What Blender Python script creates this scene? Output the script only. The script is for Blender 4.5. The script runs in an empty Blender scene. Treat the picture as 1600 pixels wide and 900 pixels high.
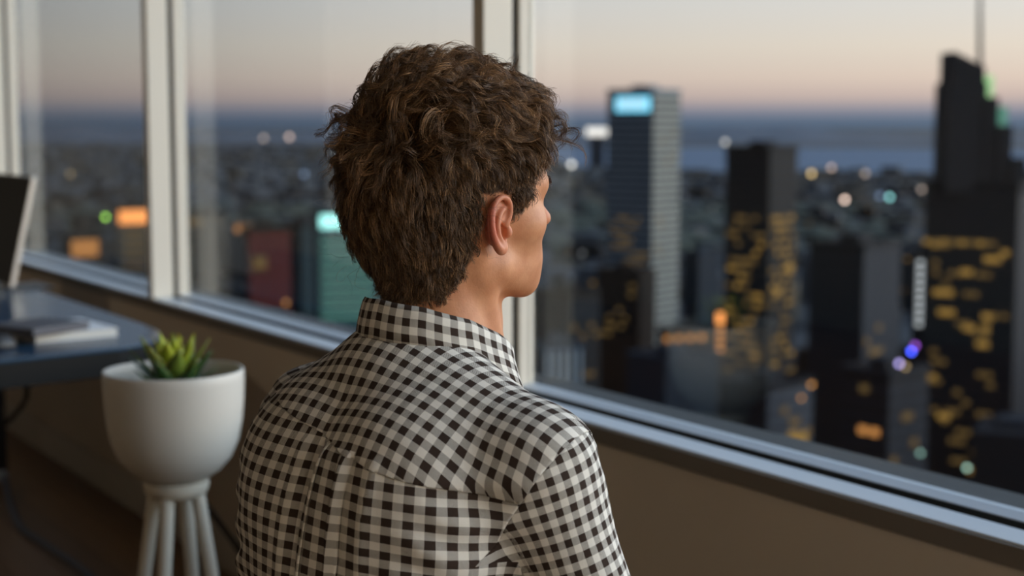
import bpy, bmesh, math, random
import numpy as np
from mathutils import Vector, Matrix

random.seed(7)
rng = np.random.default_rng(7)
sc = bpy.context.scene
COL = sc.collection

# ------------------------------------------------------------------ camera
FPX = 2400.0                                   # focal length in pixels of the 1600 px wide frame
CAM = np.array([0.0, -1.66, 1.28])
YAW = math.radians(57.8)
PITCH = math.atan(255 / FPX)
FH = np.array([-math.sin(YAW), math.cos(YAW), 0.0])
RT = np.array([math.cos(YAW), math.sin(YAW), 0.0])
FW = FH * math.cos(PITCH) + np.array([0, 0, -math.sin(PITCH)])
UP = np.cross(RT, FW)

cd = bpy.data.cameras.new('camera')
cam = bpy.data.objects.new('camera', cd)
COL.objects.link(cam)
cd.sensor_width = 36.0
cd.lens = 36.0 * FPX / 1600
cd.clip_start = 0.05
cd.clip_end = 60000
cd.dof.use_dof = True
cd.dof.focus_distance = 1.60
cd.dof.aperture_fstop = 4.0
cam.location = CAM
cam.rotation_euler = (math.pi / 2 - PITCH, 0, YAW)
sc.camera = cam

# ------------------------------------------------------------------ sky: dusk, brighter and warmer towards the set sun
SUNDIR = (0.62, 0.785)
world = bpy.data.worlds.new('dusk_sky')
sc.world = world
world.use_nodes = True
wn, wl = world.node_tree.nodes, world.node_tree.links
wn.clear()
w_out = wn.new('ShaderNodeOutputWorld')
w_bg = wn.new('ShaderNodeBackground')
w_tc = wn.new('ShaderNodeTexCoord')
w_sep = wn.new('ShaderNodeSeparateXYZ')
wl.new(w_tc.outputs['Generated'], w_sep.inputs[0])
w_ramp = wn.new('ShaderNodeValToRGB')
w_map = wn.new('ShaderNodeMath'); w_map.operation = 'POWER'; w_map.use_clamp = True
w_map.inputs[1].default_value = 0.4
w_abs = wn.new('ShaderNodeMath'); w_abs.operation = 'MAXIMUM'; w_abs.inputs[1].default_value = 0.0
wl.new(w_sep.outputs['Z'], w_abs.inputs[0]); wl.new(w_abs.outputs[0], w_map.inputs[0])
wl.new(w_map.outputs[0], w_ramp.inputs[0])
SKY = [(0.0, (.11, .155, .235)), (.004, (.15, .20, .29)), (.010, (.36, .34, .40)), (.018, (.72, .55, .50)), (.030, (.90, .71, .60)),
       (.050, (.95, .82, .70)), (.092, (.88, .86, .84)), (.14, (.50, .61, .76)), (.4, (.28, .39, .57)), (1.0, (.18, .26, .42))]
el = w_ramp.color_ramp.elements
for i, (z, c) in enumerate(SKY):
    e = el[i] if i < 2 else el.new(z ** 0.4)
    e.position = z ** 0.4
    e.color = (*c, 1)
w_dot = wn.new('ShaderNodeVectorMath'); w_dot.operation = 'DOT_PRODUCT'
w_dot.inputs[1].default_value = (*SUNDIR, 0)
wl.new(w_tc.outputs['Generated'], w_dot.inputs[0])
w_r2 = wn.new('ShaderNodeValToRGB')
w_m2 = wn.new('ShaderNodeMapRange'); w_m2.inputs[1].default_value = -1; w_m2.inputs[2].default_value = 1
wl.new(w_dot.outputs['Value'], w_m2.inputs[0]); wl.new(w_m2.outputs[0], w_r2.inputs[0])
el = w_r2.color_ramp.elements
GLOW = [(0.0, (.40, .47, .54)), (.22, (.46, .53, .60)), (.30, (.56, .61, .66)), (.46, (.84, .86, .88)), (.62, (1.0, 1.0, 1.0)), (.74, (3.2, 2.95, 2.7)), (.88, (9.0, 8.0, 6.9)), (1.0, (13.0, 11.4, 9.4))]
for i, (z, c) in enumerate(GLOW):
    e = el[i] if i < 2 else el.new(z)
    e.position = z
    e.color = (*c, 1)
w_mul = wn.new('ShaderNodeMix'); w_mul.data_type = 'RGBA'; w_mul.blend_type = 'MULTIPLY'
w_mul.inputs[0].default_value = 1.0
wl.new(w_ramp.outputs[0], w_mul.inputs[6]); wl.new(w_r2.outputs[0], w_mul.inputs[7])
wl.new(w_mul.outputs[2], w_bg.inputs['Color'])
w_bg.inputs['Strength'].default_value = 1.0
wl.new(w_bg.outputs[0], w_out.inputs[0])

sc.view_settings.view_transform = 'Standard'
sc.view_settings.look = 'None'
sc.view_settings.gamma = 1.0
sc.view_settings.use_curve_mapping = False
sc.view_settings.exposure = 0.0
sc.cycles.use_denoising = True
sc.cycles.sample_clamp_indirect = 6.0
sc.cycles.caustics_reflective = False
sc.cycles.caustics_refractive = False


def ray(x, y):
    return FW + RT * (x - 800) / FPX + UP * (450 - y) / FPX
def at(x, y, depth):
    return CAM + ray(x, y) * depth
def on_z(x, y, z):
    d = ray(x, y); return CAM + d * ((z - CAM[2]) / d[2])
def on_y(x, y, yy):
    d = ray(x, y); return CAM + d * ((yy - CAM[1]) / d[1])


# ------------------------------------------------------------------ helpers
def link(o, parent=None):
    COL.objects.link(o)
    if parent is not None:
        o.parent = parent
    return o
def tag(o, label=None, cat=None, group=None, kind=None):
    if label: o['label'] = label
    if cat: o['category'] = cat
    if group: o['group'] = group
    if kind: o['kind'] = kind
    return o
ORG = {}
def thing(name, label, cat, loc=(0, 0, 0), group=None):
    o = bpy.data.objects.new(name, None)
    o.empty_display_size = 0.05
    o.location = loc
    link(o)
    ORG[o.name] = np.array(loc, float)
    return tag(o, label, cat, group)
def org(o):
    return ORG.get(o.name, np.zeros(3)) if o is not None else np.zeros(3)
def mesh_obj(name, V, Fc, mat=None, parent=None, smooth=False, uv=None, kind=None, base=None):
    """V in world coordinates; faces a list or an (n,k) array. The object's origin sits at `base` (world) or the parent's origin."""
    V = np.asarray(V, float)
    o0 = org(parent) if base is None else np.asarray(base, float)
    me = bpy.data.meshes.new(name)
    if isinstance(Fc, np.ndarray):
        n, k = Fc.shape
        me.vertices.add(len(V)); me.vertices.foreach_set('co', (V - o0).astype(np.float32).ravel())
        me.loops.add(n * k); me.loops.foreach_set('vertex_index', Fc.astype(np.int32).ravel())
        me.polygons.add(n); me.polygons.foreach_set('loop_start', np.arange(0, n * k, k, dtype=np.int32))
        me.update(calc_edges=True)
    else:
        me.from_pydata((V - o0).tolist(), [], Fc)
        me.update()
    if smooth:
        me.polygons.foreach_set('use_smooth', np.ones(len(me.polygons), bool))
    if uv is not None:
        lay = me.uv_layers.new(name='UVMap')
        idx = np.zeros(len(me.loops), np.int32); me.loops.foreach_get('vertex_index', idx)
        lay.data.foreach_set('uv', np.asarray(uv, np.float32)[idx].ravel())
    if mat is not None:
        me.materials.append(mat)
    o = bpy.data.objects.new(name, me)
    o.location = o0 - org(parent)
    link(o, parent)
    ORG[o.name] = o0
    if kind: o['kind'] = kind
    return o
class MB:
    """collects simple solids (world coordinates) and builds ONE mesh object"""
    def __init__(s): s.v, s.f = [], []
    def add(s, V, Fc):
        n = len(s.v); s.v += [tuple(map(float, p)) for p in V]; s.f += [[i + n for i in f] for f in Fc]; return s
    def box(s, lo, hi):
        (a, b, c), (d, e, f) = lo, hi
        return s.add([(a, b, c), (d, b, c), (d, e, c), (a, e, c), (a, b, f), (d, b, f), (d, e, f), (a, e, f)],
                     [(0, 3, 2, 1), (4, 5, 6, 7), (0, 1, 5, 4), (1, 2, 6, 5), (2, 3, 7, 6), (3, 0, 4, 7)])
    def obox(s, c, ax, ay, az):
        c, ax, ay, az = map(np.asarray, (c, ax, ay, az))
        V = [c + i * ax + j * ay + k * az for k in (-1, 1) for (i, j) in ((-1, -1), (1, -1), (1, 1), (-1, 1))]
        return s.add(V, [(0, 3, 2, 1), (4, 5, 6, 7), (0, 1, 5, 4), (1, 2, 6, 5), (2, 3, 7, 6), (3, 0, 4, 7)])
    def prism(s, pts, z0, z1):
        n = len(pts)
        V = [(x, y, z0) for x, y in pts] + [(x, y, z1) for x, y in pts]
        return s.add(V, [list(range(n))[::-1], list(range(n, 2 * n))] + [(i, (i + 1) % n, (i + 1) % n + n, i + n) for i in range(n)])
    def lathe(s, prof, c, n=48):
        c = np.asarray(c, float); V = []
        for r, z in prof:
            V += [(c[0] + r * math.cos(t), c[1] + r * math.sin(t), c[2] + z) for t in np.linspace(0, 2 * math.pi, n, endpoint=False)]
        Fc = []
        for i in range(len(prof) - 1):
            for j in range(n):
                k = (j + 1) % n
                Fc.append((i * n + j, i * n + k, (i + 1) * n + k, (i + 1) * n + j))
        if prof[0][0] > 1e-4: Fc.append(list(range(n))[::-1])
        if prof[-1][0] > 1e-4: Fc.append([(len(prof) - 1) * n + j for j in range(n)])
        return s.add(V, Fc)
    def tube(s, pts, rad, n=10):
        pts = [np.asarray(p, float) for p in pts]
        rad = [rad] * len(pts) if np.isscalar(rad) else rad
        V, Fc = [], []
        ref = np.array([0.31, 0.17, 0.93])
        for i, p in enumerate(pts):
            t = pts[min(i + 1, len(pts) - 1)] - pts[max(i - 1, 0)]; t = t / np.linalg.norm(t)
            a = np.cross(t, ref); a /= np.linalg.norm(a); b = np.cross(t, a)
            V += [p + rad[i] * (math.cos(q) * a + math.sin(q) * b) for q in np.linspace(0, 2 * math.pi, n, endpoint=False)]
        for i in range(len(pts) - 1):
            for j in range(n):
                k = (j + 1) % n
                Fc.append((i * n + j, i * n + k, (i + 1) * n + k, (i + 1) * n + j))
        Fc += [list(range(n))[::-1], [(len(pts) - 1) * n + j for j in range(n)]]
        return s.add(V, Fc)
    def build(s, name, mat, parent=None, smooth=False, bevel=0, base=None, kind=None):
        o = mesh_obj(name, s.v, s.f, mat, parent, False, base=base, kind=kind)
        me = o.data
        bm = bmesh.new(); bm.from_mesh(me)
        bmesh.ops.recalc_face_normals(bm, faces=bm.faces)
        if bevel:
            es = [e for e in bm.edges if len(e.link_faces) == 2 and e.calc_face_angle(0) > 0.6]
            bmesh.ops.bevel(bm, geom=es, offset=bevel, segments=2, affect='EDGES', profile=0.6, clamp_overlap=True)
        bm.to_mesh(me); bm.free()
        if smooth:
            me.polygons.foreach_set('use_smooth', np.ones(len(me.polygons), bool))
            me.set_sharp_from_angle(angle=math.radians(40))
        return o
def spline(pts, n=8):
    P = [np.asarray(p, float) for p in pts]; out = []
    for i in range(len(P) - 1):
        p0, p1, p2, p3 = P[max(i - 1, 0)], P[i], P[i + 1], P[min(i + 2, len(P) - 1)]
        for t in np.linspace(0, 1, n, endpoint=False):
            out.append(.5 * (2 * p1 + (p2 - p0) * t + (2 * p0 - 5 * p1 + 4 * p2 - p3) * t * t + (3 * p1 - p0 - 3 * p2 + p3) * t ** 3))
    return out + [P[-1]]

# ------------------------------------------------------------------ materials
def mat(name, col, rough=.6, metal=0.0, spec=.5, noise=None, bump=None, emit=None, estr=0.0, sub=None):
    """principled material; noise=(scale, second colour, contrast), bump=(scale, strength, distance)"""
    m = bpy.data.materials.new(name); m.use_nodes = True
    nt = m.node_tree; N, L = nt.nodes, nt.links
    b = N['Principled BSDF']
    b.inputs['Base Color'].default_value = (*col, 1)
    b.inputs['Roughness'].default_value = rough
    b.inputs['Metallic'].default_value = metal
    b.inputs['Specular IOR Level'].default_value = spec
    tc = N.new('ShaderNodeTexCoord')
    if noise:
        n = N.new('ShaderNodeTexNoise'); n.inputs['Scale'].default_value = noise[0]; n.inputs['Detail'].default_value = 5
        L.new(tc.outputs['Object'], n.inputs['Vector'])
        r = N.new('ShaderNodeValToRGB'); c = noise[2] if len(noise) > 2 else .2
        r.color_ramp.elements[0].position = .5 - c; r.color_ramp.elements[1].position = .5 + c
        r.color_ramp.elements[0].color = (*col, 1); r.color_ramp.elements[1].color = (*noise[1], 1)
        L.new(n.outputs['Fac'], r.inputs[0]); L.new(r.outputs[0], b.inputs['Base Color'])
    if bump:
        n = N.new('ShaderNodeTexNoise'); n.inputs['Scale'].default_value = bump[0]; n.inputs['Detail'].default_value = 4
        L.new(tc.outputs['Object'], n.inputs['Vector'])
        q = N.new('ShaderNodeBump'); q.inputs['Strength'].default_value = bump[1]; q.inputs['Distance'].default_value = bump[2]
        L.new(n.outputs['Fac'], q.inputs['Height']); L.new(q.outputs[0], b.inputs['Normal'])
    if emit:
        b.inputs['Emission Color'].default_value = (*emit, 1); b.inputs['Emission Strength'].default_value = estr
    if sub:
        b.inputs['Subsurface Weight'].default_value = sub[0]; b.inputs['Subsurface Scale'].default_value = sub[1]
        b.inputs['Subsurface Radius'].default_value = (1, .35, .18)
    return m

# ================================================================== the room
FL = -0.035                                     # floor level
CEIL = 2.75
XL, XR, YB = -9.05, 3.54, -5.2
HEAD_Z = 2.52                                   # window head
M_wall = mat('wall_paint_taupe', (.62, .54, .43), .75, bump=(180, .08, .002), noise=(1.3, (.58, .50, .40), .3))
M_white = mat('white_paint', (.78, .76, .72), .6)
M_frame = mat('frame_paint', (.77, .71, .60), .38, spec=.5)
M_alu = mat('sill_paint', (.62, .66, .70), .32, spec=.6)
M_gasket = mat('gasket_rubber', (.012, .013, .012), .7)
M_dark_brown = mat('dark_brown', (.16, .135, .105), .6)
M_base = mat('baseboard_paint', (.58, .53, .45), .5)
M_ceil = mat('ceiling_paint', (.72, .70, .67), .8)

def glass_material():
    m = bpy.data.materials.new('window_glass'); m.use_nodes = True
    N, L = m.node_tree.nodes, m.node_tree.links
    N.clear()
    o = N.new('ShaderNodeOutputMaterial'); t = N.new('ShaderNodeBsdfTransparent'); g = N.new('ShaderNodeBsdfGlossy')
    t.inputs[0].default_value = (.95, .965, .96, 1); g.inputs['Roughness'].default_value = .02
    ge = N.new('ShaderNodeNewGeometry'); dp = N.new('ShaderNodeVectorMath'); dp.operation = 'DOT_PRODUCT'
    L.new(ge.outputs['Normal'], dp.inputs[0]); L.new(ge.outputs['Incoming'], dp.inputs[1])
    def M(op, a, b=None):
        q = N.new('ShaderNodeMath'); q.operation = op
        for k, v in enumerate((a, b)):
            if v is None: continue
            if isinstance(v, (int, float)): q.inputs[k].default_value = v
            else: L.new(v, q.inputs[k])
        return q.outputs[0]
    fr = M('ADD', M('MULTIPLY', M('POWER', M('SUBTRACT', 1.0, M('ABSOLUTE', dp.outputs['Value'])), 5.0), .96), .04)   # Schlick, both faces alike
    mx = N.new('ShaderNodeMixShader')
    L.new(fr, mx.inputs[0]); L.new(t.outputs[0], mx.inputs[1]); L.new(g.outputs[0], mx.inputs[2])
    L.new(mx.outputs[0], o.inputs[0])
    return m
M_glass = glass_material()

def floor_wood():
    m = mat('oak_floor', (.085, .045, .020), .42, bump=(60, .05, .002))
    N, L = m.node_tree.nodes, m.node_tree.links
    tc = N.new('ShaderNodeTexCoord'); mp = N.new('ShaderNodeMapping'); mp.inputs['Scale'].default_value = (1.5, 22, 1)
    oi = N.new('ShaderNodeObjectInfo')
    ad = N.new('ShaderNodeVectorMath'); ad.operation = 'ADD'
    L.new(tc.outputs['Object'], ad.inputs[0]); L.new(oi.outputs['Location'], ad.inputs[1])
    n = N.new('ShaderNodeTexNoise'); n.inputs['Scale'].default_value = 3; n.inputs['Detail'].default_value = 8
    L.new(ad.outputs[0], mp.inputs[0]); L.new(mp.outputs[0], n.inputs['Vector'])
    r = N.new('ShaderNodeValToRGB')
    r.color_ramp.elements[0].color = (.10, .048, .018, 1); r.color_ramp.elements[1].color = (.22, .115, .045, 1)
    L.new(n.outputs['Fac'], r.inputs[0])
    hs = N.new('ShaderNodeHueSaturation'); mr = N.new('ShaderNodeMapRange')
    mr.inputs[3].default_value = .75; mr.inputs[4].default_value = 1.2
    L.new(oi.outputs['Random'], mr.inputs[0]); L.new(mr.outputs[0], hs.inputs['Value']); L.new(r.outputs[0], hs.inputs['Color'])
    L.new(hs.outputs[0], N['Principled BSDF'].inputs['Base Color'])
    return m
M_oak = floor_wood()
M_sub = mat('floor_joint', (.02, .012, .007), .8)

floor = MB().box((XL, YB, FL - .12), (XR, .13, FL - .012)).build('floor', M_sub)
tag(floor, 'dark brown oak plank floor under the desk and planter', kind='structure')
plank_me = None
PW = .14
row = 0
yy = 0.0
np_ = 0
while yy > -2.8:
    off = (row * .83) % 2.1
    xx = -8.9 - off
    while xx < 0.6:
        x0, x1 = max(xx, XL + .01), min(xx + 2.1, .7)
        if x1 - x0 > .2:
            if abs((x1 - x0) - 2.1) < 1e-6 and plank_me is not None:
                p = bpy.data.objects.new('plank', plank_me); p.location = (x0, yy - PW, FL - .012); link(p, floor)
            else:
                p = MB().box((x0 + .0012, yy - PW + .0012, FL - .012), (x1 - .0012, yy - .0012, FL)).build('plank', M_oak, floor, base=(x0, yy - PW, FL - .012))
                p.location = (x0, yy - PW, FL - .012)
                if abs((x1 - x0) - 2.1) < 1e-6: plank_me = p.data
            np_ += 1
        xx += 2.1
    yy -= PW; row += 1
MB().box((XL, YB, FL - .012), (XR, yy - .001, FL)).build('plank_field', M_oak, floor, kind='stuff')
MB().box((.702, yy, FL - .012), (XR, 0, FL)).build('plank_field', M_oak, floor, kind='stuff')

SILL = .718
w = MB().box((XL, 0.0, FL - .12), (XR, .30, SILL - .034)).box((XL, 0, HEAD_Z + .04), (XR, .30, CEIL)).build('wall_window', M_wall)
tag(w, 'taupe painted wall running under the long window', kind='structure')
wl_ = tag(MB().box((XL - .2, YB, FL), (XL, .30, CEIL)).build('wall_left', M_dark_brown), 'dark brown end wall', kind='structure')
dr = tag(MB().box((XL, -3.95, FL), (XL + .04, -2.40, CEIL - .05)).build('reflection_door', M_white, bevel=.004), 'unseen tall white double door, added to reflect in the panes', kind='structure')  # unseen door, added for the pale band it reflects in the glass
MB().box((XL + .04, -3.18, FL + .02), (XL + .043, -3.17, CEIL - .06)).build('door_gap', M_gasket, dr)
for yh in (-3.27, -3.08): MB().tube([(XL + .075, yh, .95), (XL + .075, yh, 1.25)], .012, 10).build('door_handle', M_gasket, dr, smooth=True)
tag(MB().box((XR, YB, FL), (XR + .2, .30, CEIL)).build('wall_right', M_white), 'white end wall', kind='structure')
tag(MB().box((XL, YB - .2, FL), (XR, YB, CEIL)).build('wall_back', M_dark_brown), 'dark brown back wall', kind='structure')
tag(MB().box((XL - .2, YB - .2, CEIL), (XR + .2, .30, CEIL + .2)).build('ceiling', M_ceil), 'pale flat ceiling', kind='structure')
tag(MB().box((XL, -.016, FL), (XR, 0.0, FL + .115)).build('baseboard_window', M_base, bevel=.004), 'taupe baseboard along the window wall', kind='structure')
tag(MB().box((XL, -.010, SILL - .034), (XR, .05, SILL - .003)).build('trim_1', M_dark_brown, bevel=.002), 'dark brown strip under the sill', kind='structure')  # darker brown strip along the wall top, just below the sill

# sill: flat ledge, dark slot
sill = MB().box((XL, -.002, SILL - .006), (XR, .060, SILL)).build('trim_2', M_alu, bevel=.0015)
tag(sill, 'pale painted window sill ledge catching blue dusk light', kind='structure')
slot = MB().box((XL, .049, SILL - .034), (XR, .30, SILL - .022)).build('sill_slot', M_gasket, sill)

MULL = [-8.99, -6.91, -4.83, -2.745, -.665, 1.415, 3.495]
edges = [XL + .005] + MULL + [XR]
for i, x in enumerate(MULL):
    o = MB().box((x - .045, -.001, SILL), (x, .070, HEAD_Z + .04)).build('trim_%d' % (i + 3), M_frame, bevel=.003)
    tag(o, 'cream painted upright mullion between two window panes', kind='structure')
    MB().box((x - .038, .070, SILL - .018), (x - .010, .0875, HEAD_Z + .04)).build('gasket', M_gasket, o)
n = 0
for i in range(len(MULL) - 1):
    a, b = MULL[i], MULL[i + 1] - .045           # clear opening a..b
    n += 1
    y0, y1 = .0875, .124
    zb = SILL - .018
    fr = MB().box((a - .022, y0, zb), (a, y1, HEAD_Z)).build('window_%d' % n, M_frame, bevel=.0025)
    # the near edge of the opening carries the lit jamb; the rails follow
    tag(fr, 'tall fixed window pane in a pale frame', kind='structure')
    MB().box((b, y0, zb), (b + .022, y1, HEAD_Z)).build('jamb', M_frame, fr, bevel=.0025)
    pr = [(.086, SILL - .022), (.086, SILL + .0035), (.1115, SILL + .0085), (y1, SILL + .009), (y1, SILL - .022)]
    MB().add([(x_, yy_, zz_) for x_ in (a, b) for yy_, zz_ in pr], [(0, 1, 2, 3, 4), (9, 8, 7, 6, 5)] + [(k, (k + 1) % 5, (k + 1) % 5 + 5, k + 5) for k in range(5)]).build('bottom_rail', M_alu, fr)
    MB().box((a, .0825, SILL - .022), (b, .0858, SILL + .0025)).build('rail_gasket', M_gasket, fr)
    MB().box((a, y0, HEAD_Z - .035), (b, y1, HEAD_Z)).build('top_rail', M_frame, fr, bevel=.0025)
    MB().box((a, .110, SILL + .009), (b, .116, HEAD_Z - .034)).build('pane', M_glass, fr)
tag(MB().box((XL, -.004, HEAD_Z - .0), (XR, .124, HEAD_Z + .05)).build('trim_20', M_frame), 'cream window head', kind='structure')

# ---- warm lamps added for indoor fill: two pendants and a ceiling light, all unseen
M_lampglass = mat('lamp_diffuser', (.9, .8, .65), .5, emit=(1.0, .74, .44), estr=3.0)
M_lampbody = mat('lamp_body', (.12, .11, .10), .5)
for i, (x, y) in enumerate(((2.7, -1.5), (2.7, -3.3))):  # added pendants, warm fill from the right end of the room
    t = thing('fill_pendant', ('added warm globe pendant for fill, hanging near the window', 'added warm globe pendant for fill, hanging further back in the room')[i], 'lamp', (x, y, CEIL))
    MB().tube([(x, y, CEIL), (x, y, 2.12)], .006, 8).build('cord', M_lampbody, t)
    MB().lathe([(0, .16), (.05, .16), (.055, .12), (.03, .115), (0, .115)], (x, y, 1.98), 24).build('cap', M_lampbody, t, smooth=True)
    MB().lathe([(.001, -.115)] + [(.12 * math.cos(a), .12 * math.sin(a)) for a in np.linspace(-1.25, 1.25, 11)] + [(.001, .115)], (x, y, 1.98), 24).build('globe', M_lampglass, t, smooth=True)
    ld = bpy.data.lights.new('lamp', 'POINT'); ld.shadow_soft_size = .13; ld.energy = (31, 24)[i]; ld.color = (1.0, .85, .64)
    lo_ = bpy.data.objects.new('lamp', ld); lo_.location = (0, 0, 1.98 - CEIL - .26); link(lo_, t)
t = thing('fill_ceiling_light', 'added round warm ceiling light for fill, in front of the white double door', 'ceiling light', (-5.6, -3.7, CEIL))  # unseen ceiling light, added to lift the dim left end of the room
MB().lathe([(0, -.05), (.20, -.05), (.22, -.035), (.22, 0), (0, 0)], (-5.6, -3.7, CEIL), 40).build('housing', M_lampbody, t, smooth=True)
MB().lathe([(0, -.062), (.17, -.06), (.185, -.0505), (0, -.0505)], (-5.6, -3.7, CEIL), 40).build('diffuser', M_lampglass, t, smooth=True)
ld = bpy.data.lights.new('lamp', 'AREA'); ld.shape = 'DISK'; ld.size = .36; ld.energy = 17; ld.color = (1.0, .85, .64)
lo_ = bpy.data.objects.new('lamp', ld); lo_.location = (0, 0, -.07); link(lo_, t)

# ================================================================== smooth solids from distance fields
def nrm(a): return np.sqrt((a * a).sum(-1))
def unit(a): return a / np.maximum(np.linalg.norm(a, axis=-1, keepdims=True), 1e-12)
def ell(P, c, r):
    r = np.asarray(r, float); d = P - np.asarray(c, float)
    k0 = nrm(d / r); k1 = nrm(d / (r * r))
    return k0 * (k0 - 1) / np.maximum(k1, 1e-9)
def cone(P, a, b, ra, rb):
    a = np.asarray(a, float); ba = np.asarray(b, float) - a
    t = np.clip(((P - a) @ ba) / (ba @ ba), 0, 1)
    return nrm(P - a - t[..., None] * ba) - (ra + (rb - ra) * t)
def smin(a, b, k):
    h = np.clip(.5 + .5 * (b - a) / k, 0, 1)
    return b * (1 - h) + a * h - k * h * (1 - h)
def smax(a, b, k): return -smin(-a, -b, k)
def chain(P, pts, rad, k=.002):
    d = None
    for i in range(len(pts) - 1):
        c = cone(P, pts[i], pts[i + 1], rad[i] if not np.isscalar(rad) else rad, rad[i + 1] if not np.isscalar(rad) else rad)
        d = c if d is None else smin(d, c, k)
    return d
def sstep(a, b, x):
    t = np.clip((x - a) / (b - a), 0, 1); return t * t * (3 - 2 * t)
def surface_nets(fn, lo, hi, h):
    ax = [np.arange(lo[i], hi[i] + h, h) for i in range(3)]
    n = [len(a) for a in ax]
    G = np.stack(np.meshgrid(*ax, indexing='ij'), -1)
    # coarse pass first: fine samples only near the surface
    B = 4
    cx = [np.arange(lo[i] + 1.5 * h, hi[i] + (B + 1) * h, B * h) for i in range(3)]
    cg = np.stack(np.meshgrid(*cx, indexing='ij'), -1)
    cv = fn(cg.reshape(-1, 3)).reshape([len(c) for c in cx])
    V = cv.repeat(B, 0).repeat(B, 1).repeat(B, 2)[:n[0], :n[1], :n[2]].copy()
    near = np.abs(V) < h * B * 1.6 + .006
    V[near] = fn(G[near])
    ins = V < 0
    m = [k - 1 for k in n]
    acc = np.zeros((*m, 3)); cnt = np.zeros(m)
    quads = []
    for a in range(3):
        sl0 = [slice(None)] * 3; sl1 = [slice(None)] * 3
        sl0[a] = slice(0, -1); sl1[a] = slice(1, None)
        A, B = V[tuple(sl0)], V[tuple(sl1)]
        cr = (A < 0) != (B < 0)
        I = np.argwhere(cr)
        if len(I) == 0: continue
        va, vb = A[cr], B[cr]
        t = va / (va - vb)
        p = np.stack([ax[d][I[:, d]] for d in range(3)], -1)
        p[:, a] += t * h
        b, c = (a + 1) % 3, (a + 2) % 3
        for db in (0, -1):
            for dc in (0, -1):
                J = I.copy(); J[:, b] += db; J[:, c] += dc
                ok = (J[:, b] >= 0) & (J[:, b] < m[b]) & (J[:, c] >= 0) & (J[:, c] < m[c])
                np.add.at(acc, tuple(J[ok].T), p[ok]); np.add.at(cnt, tuple(J[ok].T), 1)
        ok = (I[:, b] > 0) & (I[:, b] < m[b]) & (I[:, c] > 0) & (I[:, c] < m[c])
        I = I[ok]; inside_first = va[ok] < 0
        q = []
        for db, dc in ((-1, -1), (0, -1), (0, 0), (-1, 0)):
            J = I.copy(); J[:, b] += db; J[:, c] += dc
            q.append(np.ravel_multi_index(tuple(J.T), m))
        q = np.stack(q, -1)
        q[~inside_first] = q[~inside_first][:, ::-1]
        quads.append(q)
    Q = np.concatenate(quads)
    used, inv = np.unique(Q, return_inverse=True)
    Vx = (acc.reshape(-1, 3)[used]) / np.maximum(cnt.reshape(-1)[used], 1)[:, None]
    return Vx, inv.reshape(-1, 4)

# ================================================================== the seated man
def heading(deg):          # facing, turned this far to the right of the camera's heading
    a = math.radians(deg); f = FH * math.cos(a) + RT * math.sin(a)
    return f, np.array([f[1], -f[0], 0.0])
class Frame:
    def __init__(s, o, deg, pitch=0.0, roll=0.0):
        f, r = heading(deg); z = np.array([0, 0, 1.0])
        p = math.radians(pitch)
        f2 = f * math.cos(p) + z * math.sin(p); z2 = z * math.cos(p) - f * math.sin(p)
        q = math.radians(roll); r, z2 = r * math.cos(q) - z2 * math.sin(q), z2 * math.cos(q) + r * math.sin(q)     # right side down
        s.o = np.asarray(o, float); s.R = np.stack([r, f2, z2], 0)
    def w(s, P): return np.asarray(P) @ s.R + s.o
    def l(s, P): return (np.asarray(P) - s.o) @ s.R.T
PHI_H, PHI_B = 55.0, 42.0
_f, _r = heading(PHI_H)
HEADF = Frame(at(780, 356, 1.60) - _r * .075, PHI_H, 2.0)
_f, _r = heading(PHI_B)
BODYF = Frame(at(668, 556, 1.63), PHI_B, 0.0, 3.2)

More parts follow.
